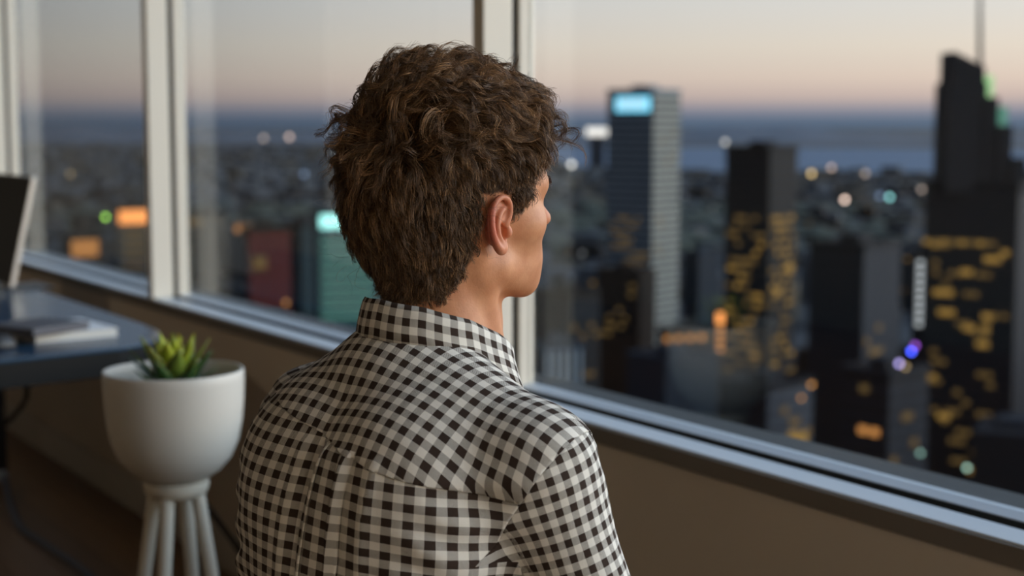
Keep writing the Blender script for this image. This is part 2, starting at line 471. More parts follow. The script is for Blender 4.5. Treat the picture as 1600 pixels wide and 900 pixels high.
def mir(P):
    Q = P.copy(); Q[..., 0] = np.abs(Q[..., 0]); return Q
def cranium(P):
    d = ell(P, (0, -.012, .048), (.0765, .102, .094))
    d = smin(d, ell(P, (0, .028, .052), (.066, .064, .055)), .03)
    return d
def head_field(P, fine=True):
    Q = mir(P)
    d = cranium(P)
    d = smin(d, ell(P, (0, -.045, .0), (.062, .058, .06)), .03)                      # occiput to nape
    d = smin(d, ell(P, (0, .040, -.014), (.056, .052, .062)), .03)                   # face block
    d = smin(d, cone(Q, (.049, .010, -.044), (.015, .070, -.068), .017, .0145), .024)   # jaw
    d = smin(d, ell(P, (0, .0765, -.0705), (.017, .0130, .0125)), .016)
    d = smin(d, ell(P, (0, .062, -.042), (.040, .032, .032)), .02)                        # muzzle                    # chin
    d = smin(d, ell(Q, (.045, .054, -.002), (.018, .019, .014)), .025)               # cheekbone
    d = smin(d, cone(Q, (.048, .071, .041), (.010, .0895, .041), .0100, .0095), .014)   # brow
    d = smin(d, cone(P, (0, .086, .034), (0, .1115, -.001), .0065, .0088), .012)      # nose
    d = smin(d, ell(Q, (.011, .097, -.007), (.0085, .010, .0075)), .006)
    d = smax(d, -ell(Q, (.034, .099, .0235), (.020, .018, .0115)), .012)               # eye hollow
    d = smin(d, ell(Q, (.031, .0720, .0235), (.0135, .0130, .0125)), .004)            # eye under its lids
    d = smin(d, cone(Q, (0, .0945, -.0325), (.019, .085, -.0345), .0048, .003), .006)    # upper lip
    d = smin(d, cone(Q, (0, .0925, -.0420), (.018, .084, -.039), .0052, .003), .006)     # lower lip
    d = smax(d, -cone(Q, (0, .1010, -.0372), (.022, .088, -.0365), .0012, .001), .003)
    # neck
    d = smin(d, cone(P, (0, -.020, -.02), (0, -.034, -.125), .055, .058), .022)
    d = smin(d, cone(P, (0, -.034, -.125), (0, -.05, -.21), .058, .066), .02)
    d = smin(d, cone(Q, (.054, -.016, -.030), (.018, .030, -.17), .0105, .012), .016)    # sternomastoid
    d = smin(d, cone(P, (0, .018, -.100), (0, .020, -.16), .020, .02), .03)              # throat
    d = smin(d, ell(P, (0, .033, -.110), (.010, .010, .014)), .02)
    return d
EAR_C = np.array([.0752, .0055, .0])
_b = math.radians(14)
def ear_field(P):
    p = P - EAR_C
    p = np.stack([np.abs(P[:, 0]) - EAR_C[0], p[:, 1], p[:, 2]], -1)
    w = p[:, 0] * math.cos(_b) + p[:, 1] * math.sin(_b)          # out of the ear's plane
    a = p[:, 1] * math.cos(_b) - p[:, 0] * math.sin(_b)          # forward in the plane
    q = np.stack([w, a, p[:, 2] / .89], -1)
    d = ell(q, (.001, -.010, .005), (.0050, .0170, .0300))
    d = smax(d, -ell(q, (.0085, -.0105, .006), (.0060, .0135, .0240)), .003)
    d = smin(d, ell(q, (-.006, -.008, .0), (.009, .012, .022)), .006)           # root of the ear
    d = smax(d, -ell(q, (.0065, -.0045, -.0045), (.0105, .0072, .0110)), .003)  # concha
    hel = [(.0035, -.001, .003), (.0045, .0035, .012), (.0055, .0045, .023), (.0065, .000, .0325), (.0075, -.010, .0365), (.008, -.020, .0315),
           (.0085, -.0265, .020), (.0085, -.0275, .006), (.0078, -.0245, -.007), (.0062, -.0185, -.0175), (.005, -.012, -.0245)]
    d = smin(d, chain(q, spline([np.array(x) for x in hel], 3), .0030), .0028)
    anti = [(.004, -.004, .0225), (.0058, -.0120, .0165), (.0066, -.0165, .006), (.0062, -.0155, -.006), (.005, -.0105, -.0145)]
    d = smin(d, chain(q, spline([np.array(x) for x in anti], 3), .0026), .004)
    d = smin(d, ell(q, (.0035, .0035, -.0055), (.0042, .0038, .0062)), .004)    # tragus
    d = smin(d, ell(q, (.0032, -.0075, -.0235), (.0042, .0085, .0085)), .005)   # lobe
    return d

# ---- clothed torso and arms, in the body frame (x right, y forward, z up, origin in the base of the neck)
SH = (.172, -.018, -.082)
SH_L = (-.160, -.012, -.098)
EL_R, WR_R = (.246, .045, -.345), (.150, .285, -.43)
EL_L, WR_L = (-.216, .060, -.350), (-.140, .295, -.43)
def torso_field(P):
    Q = mir(P)
    d = ell(P, (0, -.050, -.20), (.160, .118, .185))
    d = smin(d, ell(Q, (.062, -.078, -.155), (.105, .090, .135)), .05)                 # shoulder blades
    d = smin(d, ell(P, (0, -.075, -.40), (.158, .122, .20)), .08)
    d = smin(d, ell(P, (0, -.070, -.54), (.175, .135, .11)), .06)
    d = smin(d, cone(P, (.020, -.022, -.020), SH, .056, .050), .05)                    # trapezius to shoulder
    d = smin(d, cone(P, (-.020, -.022, -.022), SH_L, .054, .048), .05)
    d = smin(d, ell(P, (0, -.030, -.03), (.070, .066, .05)), .03)
    return d
def arm_field(P, s):
    S = (SH[0], SH[1] + .004, SH[2]) if s > 0 else SH_L; E, W = (EL_R, WR_R) if s > 0 else (EL_L, WR_L)
    d = cone(P, S, E, .0585, .050)
    return smin(d, cone(P, E, W, .050, .040), .02)
def folds(P):
    x, y, z = P[..., 0], P[..., 1], P[..., 2]
    low = sstep(-.06, -.16, z)
    f = .0016 * np.sin(38 * x + 9 * z + 2.2 * np.sin(7 * z)) * low
    f += .0022 * np.sin(52 * (x - .5 * z) + 1.3) * sstep(.06, .14, np.abs(x)) * sstep(-.06, -.15, z)
    f += .0014 * np.sin(31 * z + 22 * x + 1.0)
    # box pleat below the yoke
    pl = sstep(-.066, -.076, z) * (y < 0)
    c = x - .034
    f += pl * (.0055 * (sstep(.0215, .0185, np.abs(c))) - .003 * np.exp(-((np.abs(c) - .0235) / .004) ** 2))
    f += pl * .0034 * np.exp(-((np.abs(c) - .052) / .007) ** 2)
    return f
def shirt_field(P):
    d = torso_field(P)
    a = np.minimum(arm_field(P, 1), arm_field(P, -1))
    d = smin(d, a, .030)
    x, y, z = P[..., 0], P[..., 1], P[..., 2]
    # gathers where the sleeve is set in
    t = np.abs(x) - (.176 + .45 * (z + .10))
    g = .0028 * np.exp(-(t / .035) ** 2) * np.sin(150 * (z + .4 * y) + 2 * np.sin(40 * y)) * sstep(-.03, -.10, z)
    return d - folds(P) - g

def skin_material():
    m = mat('skin', (.50, .27, .165), .48, spec=.4, sub=(.12, .008))
    N, L = m.node_tree.nodes, m.node_tree.links
    b = N['Principled BSDF']
    at1 = N.new('ShaderNodeAttribute'); at1.attribute_name = 'scalp'
    at2 = N.new('ShaderNodeAttribute'); at2.attribute_name = 'flush'
    tc = N.new('ShaderNodeTexCoord'); n = N.new('ShaderNodeTexNoise'); n.inputs['Scale'].default_value = 45; n.inputs['Detail'].default_value = 6
    L.new(tc.outputs['Object'], n.inputs['Vector'])
    r = N.new('ShaderNodeValToRGB')
    r.color_ramp.elements[0].position = .3; r.color_ramp.elements[1].position = .7
    r.color_ramp.elements[0].color = (.55, .235, .115, 1); r.color_ramp.elements[1].color = (.68, .33, .175, 1)
    L.new(n.outputs['Fac'], r.inputs[0])
    m1 = N.new('ShaderNodeMix'); m1.data_type = 'RGBA'; m1.inputs[7].default_value = (.55, .15, .10, 1)
    L.new(at2.outputs['Fac'], m1.inputs[0]); L.new(r.outputs[0], m1.inputs[6])
    m2 = N.new('ShaderNodeMix'); m2.data_type = 'RGBA'; m2.inputs[7].default_value = (.030, .018, .011, 1)
    L.new(at1.outputs['Fac'], m2.inputs[0]); L.new(m1.outputs[2], m2.inputs[6])
    L.new(m2.outputs[2], b.inputs['Base Color'])
    n2 = N.new('ShaderNodeTexNoise'); n2.inputs['Scale'].default_value = 420; n2.inputs['Detail'].default_value = 3
    L.new(tc.outputs['Object'], n2.inputs['Vector'])
    q = N.new('ShaderNodeBump'); q.inputs['Strength'].default_value = .22; q.inputs['Distance'].default_value = .001
    L.new(n2.outputs['Fac'], q.inputs['Height']); L.new(q.outputs[0], b.inputs['Normal'])
    return m
def gingham_material():
    m = mat('gingham_cotton', (.7, .68, .62), .85, spec=.2)
    N, L = m.node_tree.nodes, m.node_tree.links
    b = N['Principled BSDF']
    uv = N.new('ShaderNodeUVMap'); uv.uv_map = 'UVMap'
    sp = N.new('ShaderNodeSeparateXYZ'); L.new(uv.outputs[0], sp.inputs[0])
    def M(op, a, b_=None):
        q = N.new('ShaderNodeMath'); q.operation = op
        for k, v in enumerate((a, b_)):
            if v is None: continue
            if isinstance(v, (int, float)): q.inputs[k].default_value = v
            else: L.new(v, q.inputs[k])
        return q.outputs[0]
    S = .0081
    def band(c):
        return M('LESS_THAN', M('MODULO', M('ADD', M('DIVIDE', c, 2 * S), 1000.0), 1.0), .5)
    wa, we = band(sp.outputs['X']), band(sp.outputs['Y'])
    # twill: which thread lies on top, a fine diagonal
    tw = M('LESS_THAN', M('MODULO', M('ADD', M('DIVIDE', M('ADD', sp.outputs['X'], sp.outputs['Y']), .0011), 5000.0), 1.0), .5)
    inv = M('SUBTRACT', 1.0, tw)
    dark = M('ADD', M('MULTIPLY', wa, tw), M('MULTIPLY', we, inv))
    mx = N.new('ShaderNodeMix'); mx.data_type = 'RGBA'
    mx.inputs[6].default_value = (.80, .78, .72, 1); mx.inputs[7].default_value = (.040, .026, .020, 1)
    L.new(dark, mx.inputs[0]); L.new(mx.outputs[2], b.inputs['Base Color'])
    n = N.new('ShaderNodeTexNoise'); n.inputs['Scale'].default_value = 60; n.inputs['Detail'].default_value = 5
    tc = N.new('ShaderNodeTexCoord'); L.new(tc.outputs['Object'], n.inputs['Vector'])
    q = N.new('ShaderNodeBump'); q.inputs['Strength'].default_value = .25; q.inputs['Distance'].default_value = .004
    L.new(n.outputs['Fac'], q.inputs['Height']); L.new(q.outputs[0], b.inputs['Normal'])
    return m
M_skin = skin_material()
M_shirt = gingham_material()
M_trouser = mat('navy_twill', (.020, .023, .032), .85, bump=(300, .2, .001))
M_shoe = mat('brown_leather', (.060, .030, .016), .4)

# ---------------- hair limits on the head (head frame)
HL_Y = [-.14, -.055, -.034, -.024, -.016, .016, .019, .034, .040, .050, .068, .085, .12]
HL_Z = [-.085, -.074, -.046, -.020, .034, .036, .012, .010, .030, .062, .084, .094, .13]
def hair_over(P):           # > 0 on the hairy scalp, in metres above the hairline
    return P[..., 2] - np.interp(P[..., 1], HL_Y, HL_Z)

# ---------------- body: one mesh (head, ears, neck, trunk, limbs, hands)
LEGF = Frame(BODYF.o, PHI_B)
HIP, KNEE, ANK = (.092, -.055, -.555), (.125, .375, -.535), (.125, .350, -.965)
def legs_field(P, g=0.0):
    Q = mir(P)
    d = cone(Q, HIP, KNEE, .084 + g, .062 + g)
    d = smin(d, cone(Q, KNEE, ANK, .060 + g, .042 + g), .03)
    return smin(d, ell(P, (0, -.070, -.56), (.165 + g, .130 + g, .085 + g)), .05)
def hand_parts(s):
    wr = np.array(WR_R if s > 0 else WR_L); f = unit(np.array([-s * .30, .95, -.16])); dn = unit(np.array([-s * .05, -.16, -1.0])); c = np.cross(f, dn) ; c = unit(c) * (1 if c[0] * s > 0 else -1)
    kn = wr + f * .085
    fingers = []
    for off, ln in ((-.027, .068), (-.009, .078), (.010, .073), (.028, .056)):
        a = kn + c * off - f * abs(off) * .25
        d1 = unit(f + dn * .12); d2 = unit(f + dn * .55); d3 = unit(f + dn * 1.0)
        fingers.append([a - f * .02, a + d1 * ln * .42, a + d1 * ln * .42 + d2 * ln * .32, a + d1 * ln * .42 + d2 * ln * .32 + d3 * ln * .24])
    a = wr + f * .028 - c * .022
    th = [a, a + unit(f * .7 - c * .8 + dn * .1) * .030, a + unit(f * .8 - c * .65 + dn * .2) * .060, a + unit(f * .95 - c * .5 + dn * .25) * .082]
    return wr, kn, c, f, fingers, th
def hand_field(s):
    wr, kn, c, f, fingers, th = hand_parts(s)
    def fn(P):
        d = cone(P, wr - f * .05, wr, .028, .025)
        for o in (-.020, 0, .020):
            d = smin(d, cone(P, wr + f * .012 + c * o * .7, kn + c * o, .015, .0125), .014)
        for q in fingers: d = smin(d, chain(P, q, [.0098, .0092, .0084, .0074], .004), .005)
        return smin(d, chain(P, th, [.0135, .012, .0105, .0088], .004), .010)
    lo = np.minimum(wr, kn) - .13; hi = np.maximum(wr, kn) + .13
    return fn, lo, hi
VS, FS = [], []
def put(V, Fq):
    n = sum(len(v) for v in VS); VS.append(V); FS.append(Fq + n)
hv, hf = surface_nets(head_field, (-.092, -.132, -.20), (.092, .128, .152), .0026)
put(HEADF.w(hv), hf)
ev, ef = surface_nets(ear_field, (.052, -.045, -.038), (.100, .022, .043), .00125)
put(HEADF.w(ev), ef)
evl = ev * np.array([-1, 1, 1]); put(HEADF.w(evl), ef[:, ::-1])
tv, tf = surface_nets(lambda P: np.minimum(torso_field(P), np.minimum(arm_field(P, 1), arm_field(P, -1))) + .014, (-.32, -.23, -.66), (.32, .36, .05), .012)
put(BODYF.w(tv), tf)
lv, lf = surface_nets(lambda P: legs_field(P) + .008, (-.26, -.25, -1.03), (.26, .48, -.40), .014)
put(LEGF.w(lv), lf)
for s in (1, -1):
    fn, lo, hi = hand_field(s)
    v, f = surface_nets(fn, lo, hi, .0035); put(BODYF.w(v), f)
seat_pt = LEGF.w(np.array([0, -.06, 0.0])); P_BASE = np.array([seat_pt[0], seat_pt[1], FL])
BV = np.concatenate(VS)
person = mesh_obj('person', BV, np.concatenate(FS), M_skin, None, True, base=P_BASE)
tag(person, 'man with curly brown hair in brown gingham shirt, seated facing the window', 'person')
scalp = np.zeros(len(BV)); flush = np.zeros(len(BV))
n1 = len(hv); n2 = n1 + len(ev); n3 = n2 + len(evl)
inear = (np.abs(hv[:, 0]) > .055) & (hv[:, 1] > -.028) & (hv[:, 1] < .014) & (hv[:, 2] < .036)
scalp[:n1] = sstep(-.002, .006, hair_over(hv)) * (~inear)
flush[n1:n2] = .38 + .58 * sstep(-.004, -.022, ev[:, 1]) ; flush[n2:n3] = flush[n1:n2]
flush[:n1] = .35 * np.exp(-((hv[:, 1] - .105) / .014) ** 2) + .5 * (np.exp(-((hv[:, 2] + .037) / .008) ** 2) * (hv[:, 1] > .088) * (np.abs(hv[:, 0]) < .022))
for nm, a in (('scalp', scalp), ('flush', flush)):
    t = person.data.attributes.new(nm, 'FLOAT', 'POINT'); t.data.foreach_set('value', a.astype(np.float32))

# eyes: iris discs bulging from the lids, brows as short hairs
M_eye = mat('eyeball', (.75, .73, .70), .15, spec=.6)
M_iris = mat('iris_brown', (.05, .03, .015), .2)
for s in (1, -1):
    c = np.array([s * .031, .0752, .0233]); V = []; Fc = []
    for i, (r, y) in enumerate(((0, .0107), (.003, .0105), (.0055, .0095), (.0075, .0075), (.0082, .0055))):
        for t in np.linspace(0, 2 * math.pi, 18, endpoint=False): V.append(c + np.array([r * 1.12 * math.cos(t), y, r * .55 * math.sin(t)]))
    for i in range(4):
        for j in range(18): Fc.append((i * 18 + j, i * 18 + (j + 1) % 18, (i + 1) * 18 + (j + 1) % 18, (i + 1) * 18 + j))
    e = mesh_obj('eye', HEADF.w(np.array(V)), Fc, M_eye, person, True)
    e.data.materials.append(M_iris)
    for p in e.data.polygons:
        if p.index < 36: p.material_index = 1

# ---------------- shirt
def to_bm(V, Fq):
    bm = bmesh.new(); vs = [bm.verts.new(p) for p in V.tolist()]
    for f in Fq.tolist(): bm.faces.new([vs[i] for i in f])
    bm.normal_update(); return bm
def cut(bm, co, no, keep):      # keep 'in': the side against the normal
    g = bm.verts[:] + bm.edges[:] + bm.faces[:]
    bmesh.ops.bisect_plane(bm, geom=g, dist=1e-6, plane_co=co, plane_no=no, clear_outer=(keep == 'in'), clear_inner=(keep == 'out'))
def arrays(bm):
    bm.verts.ensure_lookup_table(); bm.verts.index_update(); bm.normal_update()
    V = np.array([v.co[:] for v in bm.verts]); Nn = np.array([v.normal[:] for v in bm.verts])
    Fc = [[v.index for v in f.verts] for f in bm.faces]
    bm.free(); return V, Nn, Fc
sv, sf = surface_nets(shirt_field, (-.33, -.25, -.66), (.33, .40, .06), .0042)
full = to_bm(sv, sf)
ARM_R = (Vector((.182, 0, -.10)), Vector((1, .3, -.6)).normalized())
ARM_L = (Vector((-.172, 0, -.11)), Vector((-1, .3, -.6)).normalized())
YOKE = (Vector((0, -.15, -.064)), Vector((.20, 0, 1)).normalized())
NECK = (Vector((0, -.02, .030)), Vector((0, .45, .9)).normalized())
def piece(kind):
    bm = full.copy()
    if kind.startswith('sleeve'):
        P, W = (ARM_R, WR_R) if kind.endswith('r') else (ARM_L, WR_L)
        cut(bm, *P, 'out')
        keep = [f for f in bm.faces if (f.calc_center_median().x > .02) == kind.endswith('r') and f.calc_center_median().z > -.60]
        keep = set(keep); bmesh.ops.delete(bm, geom=[f for f in bm.faces if f not in keep], context='FACES')
        # the torso below the armhole also lies outside the plane: keep only what is nearer the arm
        cs = [(f, np.array(f.calc_center_median())) for f in bm.faces]
        C = np.array([c for _, c in cs]); s = 1 if kind.endswith('r') else -1
        bad = (arm_field(C, s) > torso_field(C) + .010) & (C[:, 2] < -.178)
        bmesh.ops.delete(bm, geom=[cs[i][0] for i in np.nonzero(bad)[0]], context='FACES')
        E = np.array(EL_R if s > 0 else EL_L); d = unit(np.array(W) - E)
        cut(bm, Vector(np.array(W) - d * .005), Vector(d), 'in')
    else:
        # arms away: planes near the shoulder, distance test further down
        cs = [(f, np.array(f.calc_center_median())) for f in bm.faces]
        C = np.array([c for _, c in cs])
        a = np.minimum(arm_field(C, 1), arm_field(C, -1)); t = torso_field(C)
        far = ((C[:, 2] < -.155) & (a < t - .012)) | (np.abs(C[:, 0]) > .225) | ((C[:, 1] > .10) & (a < t))
        bmesh.ops.delete(bm, geom=[cs[i][0] for i in np.nonzero(far)[0]], context='FACES')
        for P in (ARM_R, ARM_L):
            g = [f for f in bm.faces if f.calc_center_median().z > -.17]
            gg = set(g)
            vs = {v for f in g for v in f.verts}; es = {e for f in g for e in f.edges}
            bmesh.ops.bisect_plane(bm, geom=list(vs) + list(es) + g, dist=1e-6, plane_co=P[0], plane_no=P[1])
            out = [f for f in bm.faces if f.calc_center_median().z > -.168 and (f.calc_center_median() - P[0]).dot(P[1]) > 1e-5 and f.calc_center_median().x * P[1].x > 0]
            bmesh.ops.delete(bm, geom=out, context='FACES')
        cut(bm, *NECK, 'in')
        cut(bm, *YOKE, 'in' if kind == 'back' else 'out')
    return arrays(bm)
def finish(name, V, Nn, Fc, uv, grow, parent, label=None, thick=.0012):
    o = mesh_obj(name, BODYF.w(V + Nn * grow), Fc, M_shirt, parent, True, uv=uv)
    sm = o.modifiers.new('thickness', 'SOLIDIFY'); sm.thickness = thick; sm.offset = 1.0
    if label: o['label'] = label
    return o
V, Nn, Fc = piece('back')
ang = np.arctan2(V[:, 0], -(V[:, 1] + .0))
uv = np.stack([np.where(np.abs(ang) < .9, V[:, 0] * .0 + ang * .150, ang * .150), V[:, 2] + .10 * V[:, 1]], -1)
uv[:, 0] += np.where(V[:, 1] < 0, .0062 * (V[:, 0] > .0535) - .0062 * (V[:, 0] < .0145) + .004 * (V[:, 0] > .086) - .004 * (V[:, 0] < -.018), 0)     # cloth folded away in the pleats
shirt = finish('shirt', V, Nn, Fc, uv, 0.0, person, 'brown and white gingham check cotton shirt')
V, Nn, Fc = piece('yoke')
uv = np.stack([V[:, 0] * 1.02 + .003, .55 * V[:, 2] + .80 * V[:, 1]], -1)
finish('yoke', V, Nn, Fc, uv, .0010, shirt)
for s, kd in ((1, 'sleeve_r'), (-1, 'sleeve_l')):
    V, Nn, Fc = piece(kd)
    S = np.array(SH if s > 0 else SH_L); E = np.array(EL_R if s > 0 else EL_L); W = np.array(WR_R if s > 0 else WR_L)
    d = unit(E - S); d2 = unit(W - E)
    up_ = V @ d - S @ d; lo_ = (V - E) @ d2 + np.linalg.norm(E - S)
    t = sstep(-.05, .05, (V - E) @ unit(d + d2))
    vv = up_ * (1 - t) + lo_ * t
    ex = unit(np.cross(d, (0, 1, 0))); ey = np.cross(d, ex)
    ax = S + np.clip(up_, 0, 1)[:, None] * d
    an = np.arctan2((V - ax) @ ex, -(V - ax) @ ey)
    fx = unit(np.cross(d2, (0, 0, 1))); fy = np.cross(d2, fx)          # forearm: its own grain below the elbow
    a2 = E + ((V - E) @ d2)[:, None] * d2
    an = np.where(t > .5, np.arctan2((V - a2) @ fx, -(V - a2) @ fy), an)
    finish('sleeve', V, Nn, Fc, np.stack([an * .060, np.where(t > .5, lo_, up_)], -1), -.0004, shirt)
full.free()

# collar: stand, fold and leaf
TH = np.radians(np.linspace(-163, 163, 90))
def ring(th, rx, ry, cy):
    c = np.cos(th); return np.stack([rx * np.sin(th) * (1 + .10 * np.clip(-c, 0, 1)), cy - ry * c * np.where(c < 0, 1 + .22 * np.clip(-c * 2, 0, 1), 1)], -1)
def lay(th, rx, ry, cy, z): return np.concatenate([ring(th, rx, ry, cy), z[:, None]], -1)
a_ = np.abs(np.degrees(TH))
zt = np.interp(a_, [0, 40, 80, 110, 140, 163], [.066, .062, .048, .030, .006, -.012])
zb = np.interp(a_, [0, 40, 80, 110, 140, 163], [.026, .022, .002, -.022, -.052, -.082])
sway = .0012 * np.sin(TH * 5 + 1)
secs = [lay(TH, .0655, .074, .004, zt - .052), lay(TH, .0650, .0745, .005, zt - .02), lay(TH, .0652, .0755, .006, zt - .004), lay(TH, .0672, .0775, .007, zt),
        lay(TH, .0695, .080, .008, zt - .004), lay(TH, .0712, .0825, .008, zt * .7 + zb * .3), lay(TH, .0745, .0875, .010, zt * .35 + zb * .65 + sway * .5), lay(TH, .0785, .0925, .014, zb + sway)]
CV = np.stack(secs, 1); k = CV.shape[1]
dl = np.concatenate([np.zeros((len(TH), 1)), np.cumsum(nrm(np.diff(CV, axis=1)), 1)], 1)
uvc = np.stack([np.repeat(TH[:, None] * .076, k, 1), dl], -1).reshape(-1, 2)
Fc = np.array([[i * k + j, (i + 1) * k + j, (i + 1) * k + j + 1, i * k + j + 1] for i in range(len(TH) - 1) for j in range(k - 1)])
col = mesh_obj('collar', BODYF.w(CV.reshape(-1, 3)), Fc, M_shirt, shirt, True, uv=uvc)
sm = col.modifiers.new('thickness', 'SOLIDIFY'); sm.thickness = .0018; sm.offset = 0

# box pleat: two folded edges running down from the yoke
def back_y(x, z):
    x = np.asarray(x, float); z = np.asarray(z, float); lo_ = np.full(x.shape, -.30); hi_ = np.full(x.shape, -.06)
    for _ in range(22):
        m_ = (lo_ + hi_) / 2; out = shirt_field(np.stack([x, m_, z], -1)) > 0
        lo_ = np.where(out, m_, lo_); hi_ = np.where(out, hi_, m_)
    return hi_
for sgn in (1, -1):
    zz = np.linspace(-.068, -.50, 80); xx = np.array([.0, .25, .6, .9, 1.0])
    lift = np.array([.0006, .0026, .0042, .0046, .0012])
    xc = .034 + sgn * (.0155 + .0015 * np.sin(zz * 25 + sgn))
    Xg = xc[:, None] + sgn * (xx[None, :] * .0105); Zg = np.repeat(zz[:, None], 5, 1)
    grow = np.clip((-.066 - zz) / .02, .25, 1)[:, None]
    Yg = back_y(Xg.ravel(), Zg.ravel()).reshape(Xg.shape) - lift[None, :] * grow - .0013
    Vp = np.stack([Xg, Yg, Zg], -1).reshape(-1, 3)
    Fp = np.array([[i * 5 + j, i * 5 + j + 1, i * 5 + 6 + j, i * 5 + 5 + j] for i in range(79) for j in range(4)])
    uvp = np.stack([Xg.ravel() + sgn * .0045, Zg.ravel() + .10 * Yg.ravel()], -1)
    o = mesh_obj('pleat', BODYF.w(Vp), Fp, M_shirt, shirt, True, uv=uvp)
    sm = o.modifiers.new('thickness', 'SOLIDIFY'); sm.thickness = .0012; sm.offset = 0

# seam stitching along the yoke and armhole is built into the edge of each panel; trousers and shoes follow
v, f = surface_nets(lambda P: legs_field(P, .010) - .0015 * np.sin(60 * P[..., 1] + 40 * P[..., 0]) * sstep(.2, .4, P[..., 1]), (-.28, -.28, -.965), (.28, .50, -.42), .008)
mesh_obj('trousers', LEGF.w(v), f, M_trouser, person, True)
for s in (1, -1):
    def shoe(P):
        zf = FL - LEGF.o[2]
        c = np.array([s * ANK[0], ANK[1], zf])
        d = cone(P, c + (0, -.02, .06), c + (0, -.02, .085), .046, .046)
        d = smin(d, ell(P, c + (0, .075, .028), (.047, .135, .045)), .03)
        return smax(d, -(P[..., 2] - zf - .002), .004)
    c = np.array([s * ANK[0], ANK[1], FL - LEGF.o[2]])
    v, f = surface_nets(shoe, c + (-.08, -.10, -.01), c + (.08, .24, .16), .007)
    mesh_obj('shoe', LEGF.w(v), f, M_shoe, person, True)

# ---------------- hair: clumps of wavy strands following the head
def hair_material():
    m = mat('brown_hair', (.05, .028, .015), .42, spec=.45)
    N, L = m.node_tree.nodes, m.node_tree.links
    b = N['Principled BSDF']
    a = N.new('ShaderNodeAttribute'); a.attribute_name = 'tint'
    r = N.new('ShaderNodeValToRGB')
    r.color_ramp.elements[0].color = (.045, .025, .013, 1); r.color_ramp.elements[1].color = (.58, .34, .16, 1)
    e = r.color_ramp.elements.new(.55); e.color = (.175, .098, .050, 1)
    L.new(a.outputs['Fac'], r.inputs[0]); L.new(r.outputs[0], b.inputs['Base Color'])
    return m
M_hair = hair_material()
def strands(name, paths, rad, tint, matl, parent):
    """paths (n,k,3) world, rad (n,k), three-sided tubes in one mesh"""
    n, k, _ = paths.shape
    t = unit(np.gradient(paths, axis=1))
    ref = unit(rng.normal(size=(n, 1, 3)) * .3 + np.array([.3, .5, .8]))
    a = unit(np.cross(t, np.broadcast_to(ref, t.shape))); b = np.cross(t, a)
    V = np.stack([paths + rad[..., None] * (math.cos(q) * a + math.sin(q) * b) for q in (0, 2.0944, 4.1888)], 2)      # n,k,3,3
    base = (np.arange(n) * k * 3)[:, None, None] + (np.arange(k - 1) * 3)[None, :, None]
    j = np.arange(3)[None, None, :]; j2 = (j + 1) % 3
    Fq = np.stack([base + j, base + j2, base + 3 + j2, base + 3 + j], -1).reshape(-1, 4)
    o = mesh_obj(name, V.reshape(-1, 3), Fq, matl, parent, True)
    at_ = o.data.attributes.new('tint', 'FLOAT', 'POINT')
    at_.data.foreach_set('value', np.repeat(tint, k * 3).astype(np.float32))
    return o
def scalp_field(P):
    return smin(smin(cranium(P), ell(P, (0, -.045, .0), (.062, .058, .06)), .03), cone(P, (0, -.020, -.02), (0, -.034, -.125), .055, .058), .022)
def grad(fn, P, e=.002):
    return unit(np.stack([fn(P + np.eye(3)[i] * e) - fn(P - np.eye(3)[i] * e) for i in range(3)], -1))
def sample_scalp(n):
    a, b, c, d = (hv[hf[:, i]] for i in range(4))
    ar = .5 * nrm(np.cross(c - a, d - b)); ctr = (a + b + c + d) / 4
    ov = hair_over(ctr)
    ear = (np.abs(ctr[:, 0]) > .055) & (ctr[:, 1] > -.020) & (ctr[:, 1] < .016) & (ctr[:, 2] < .036)
    wgt = ar * (ov > 0) * (~ear)
    i = rng.choice(len(ar), n, p=wgt / wgt.sum())
    u, v = rng.random((2, n, 1))
    return (a[i] * (1 - u) + b[i] * u) * (1 - v) + (d[i] * (1 - u) + c[i] * u) * v
def vnoise(P, s, seed):
    r = np.random.default_rng(seed); out = np.zeros(P.shape)
    for k in range(5):
        w = r.normal(size=(3, 3)) * s * (1 + .5 * k); ph = r.random(3) * 6.28
        out += np.sin(P @ w + ph) / (1 + .4 * k)
    return out / 2
NG, NC, K = 2600, 15, 11
G0 = sample_scalp(NG)
def zone(P):
    top = sstep(.055, .115, P[:, 2]) ; crown = sstep(-.06, .02, P[:, 1])
    side = sstep(.04, .065, np.abs(P[:, 0])) * (1 - top)
    nape = sstep(.0, -.06, P[:, 2])
    return top, crown, side, nape
top, crown, side, nape = zone(G0)
front = sstep(.02, .07, G0[:, 1])
back = sstep(-.02, -.08, G0[:, 1])
Lg = (.032 + .034 * top - .016 * front * top - .012 * side - .012 * nape) * rng.uniform(.75, 1.25, NG)
edge = sstep(.0, .035, hair_over(G0)); Lg *= .42 + .58 * edge
hgt = .0135 + .031 * top + .012 * back * (1 - nape) * sstep(-.05, .03, G0[:, 2]) - .006 * side - .003 * front * top
hgt *= (.30 + .70 * edge) * rng.uniform(.75, 1.2, NG)
flow = np.zeros((NG, 3))
flow += top[:, None] * np.array([.38, .85, .05])
flow += ((1 - top) * (1 - side))[:, None] * np.array([.16, .10, -.95])
flow += ((1 - top) * side)[:, None] * np.array([0, .42, -.85])
flow += nape[:, None] * np.stack([.30 * np.sign(G0[:, 0]), .45 + 0 * nape, -.7 + 0 * nape], -1)
flow += (front * top)[:, None] * np.array([.25, -.45, .25])
flow += .60 * vnoise(G0, 32, 3) * (.5 + .5 * top)[:, None] + .25 * rng.normal(size=(NG, 3)) * (.4 + .6 * top)[:, None]
P = G0.copy(); path = [P.copy()]
hcur = np.zeros(NG)
drift = flow
amp = (.0030 + .0060 * top + .0015 * nape) * rng.uniform(.5, 1.4, NG)
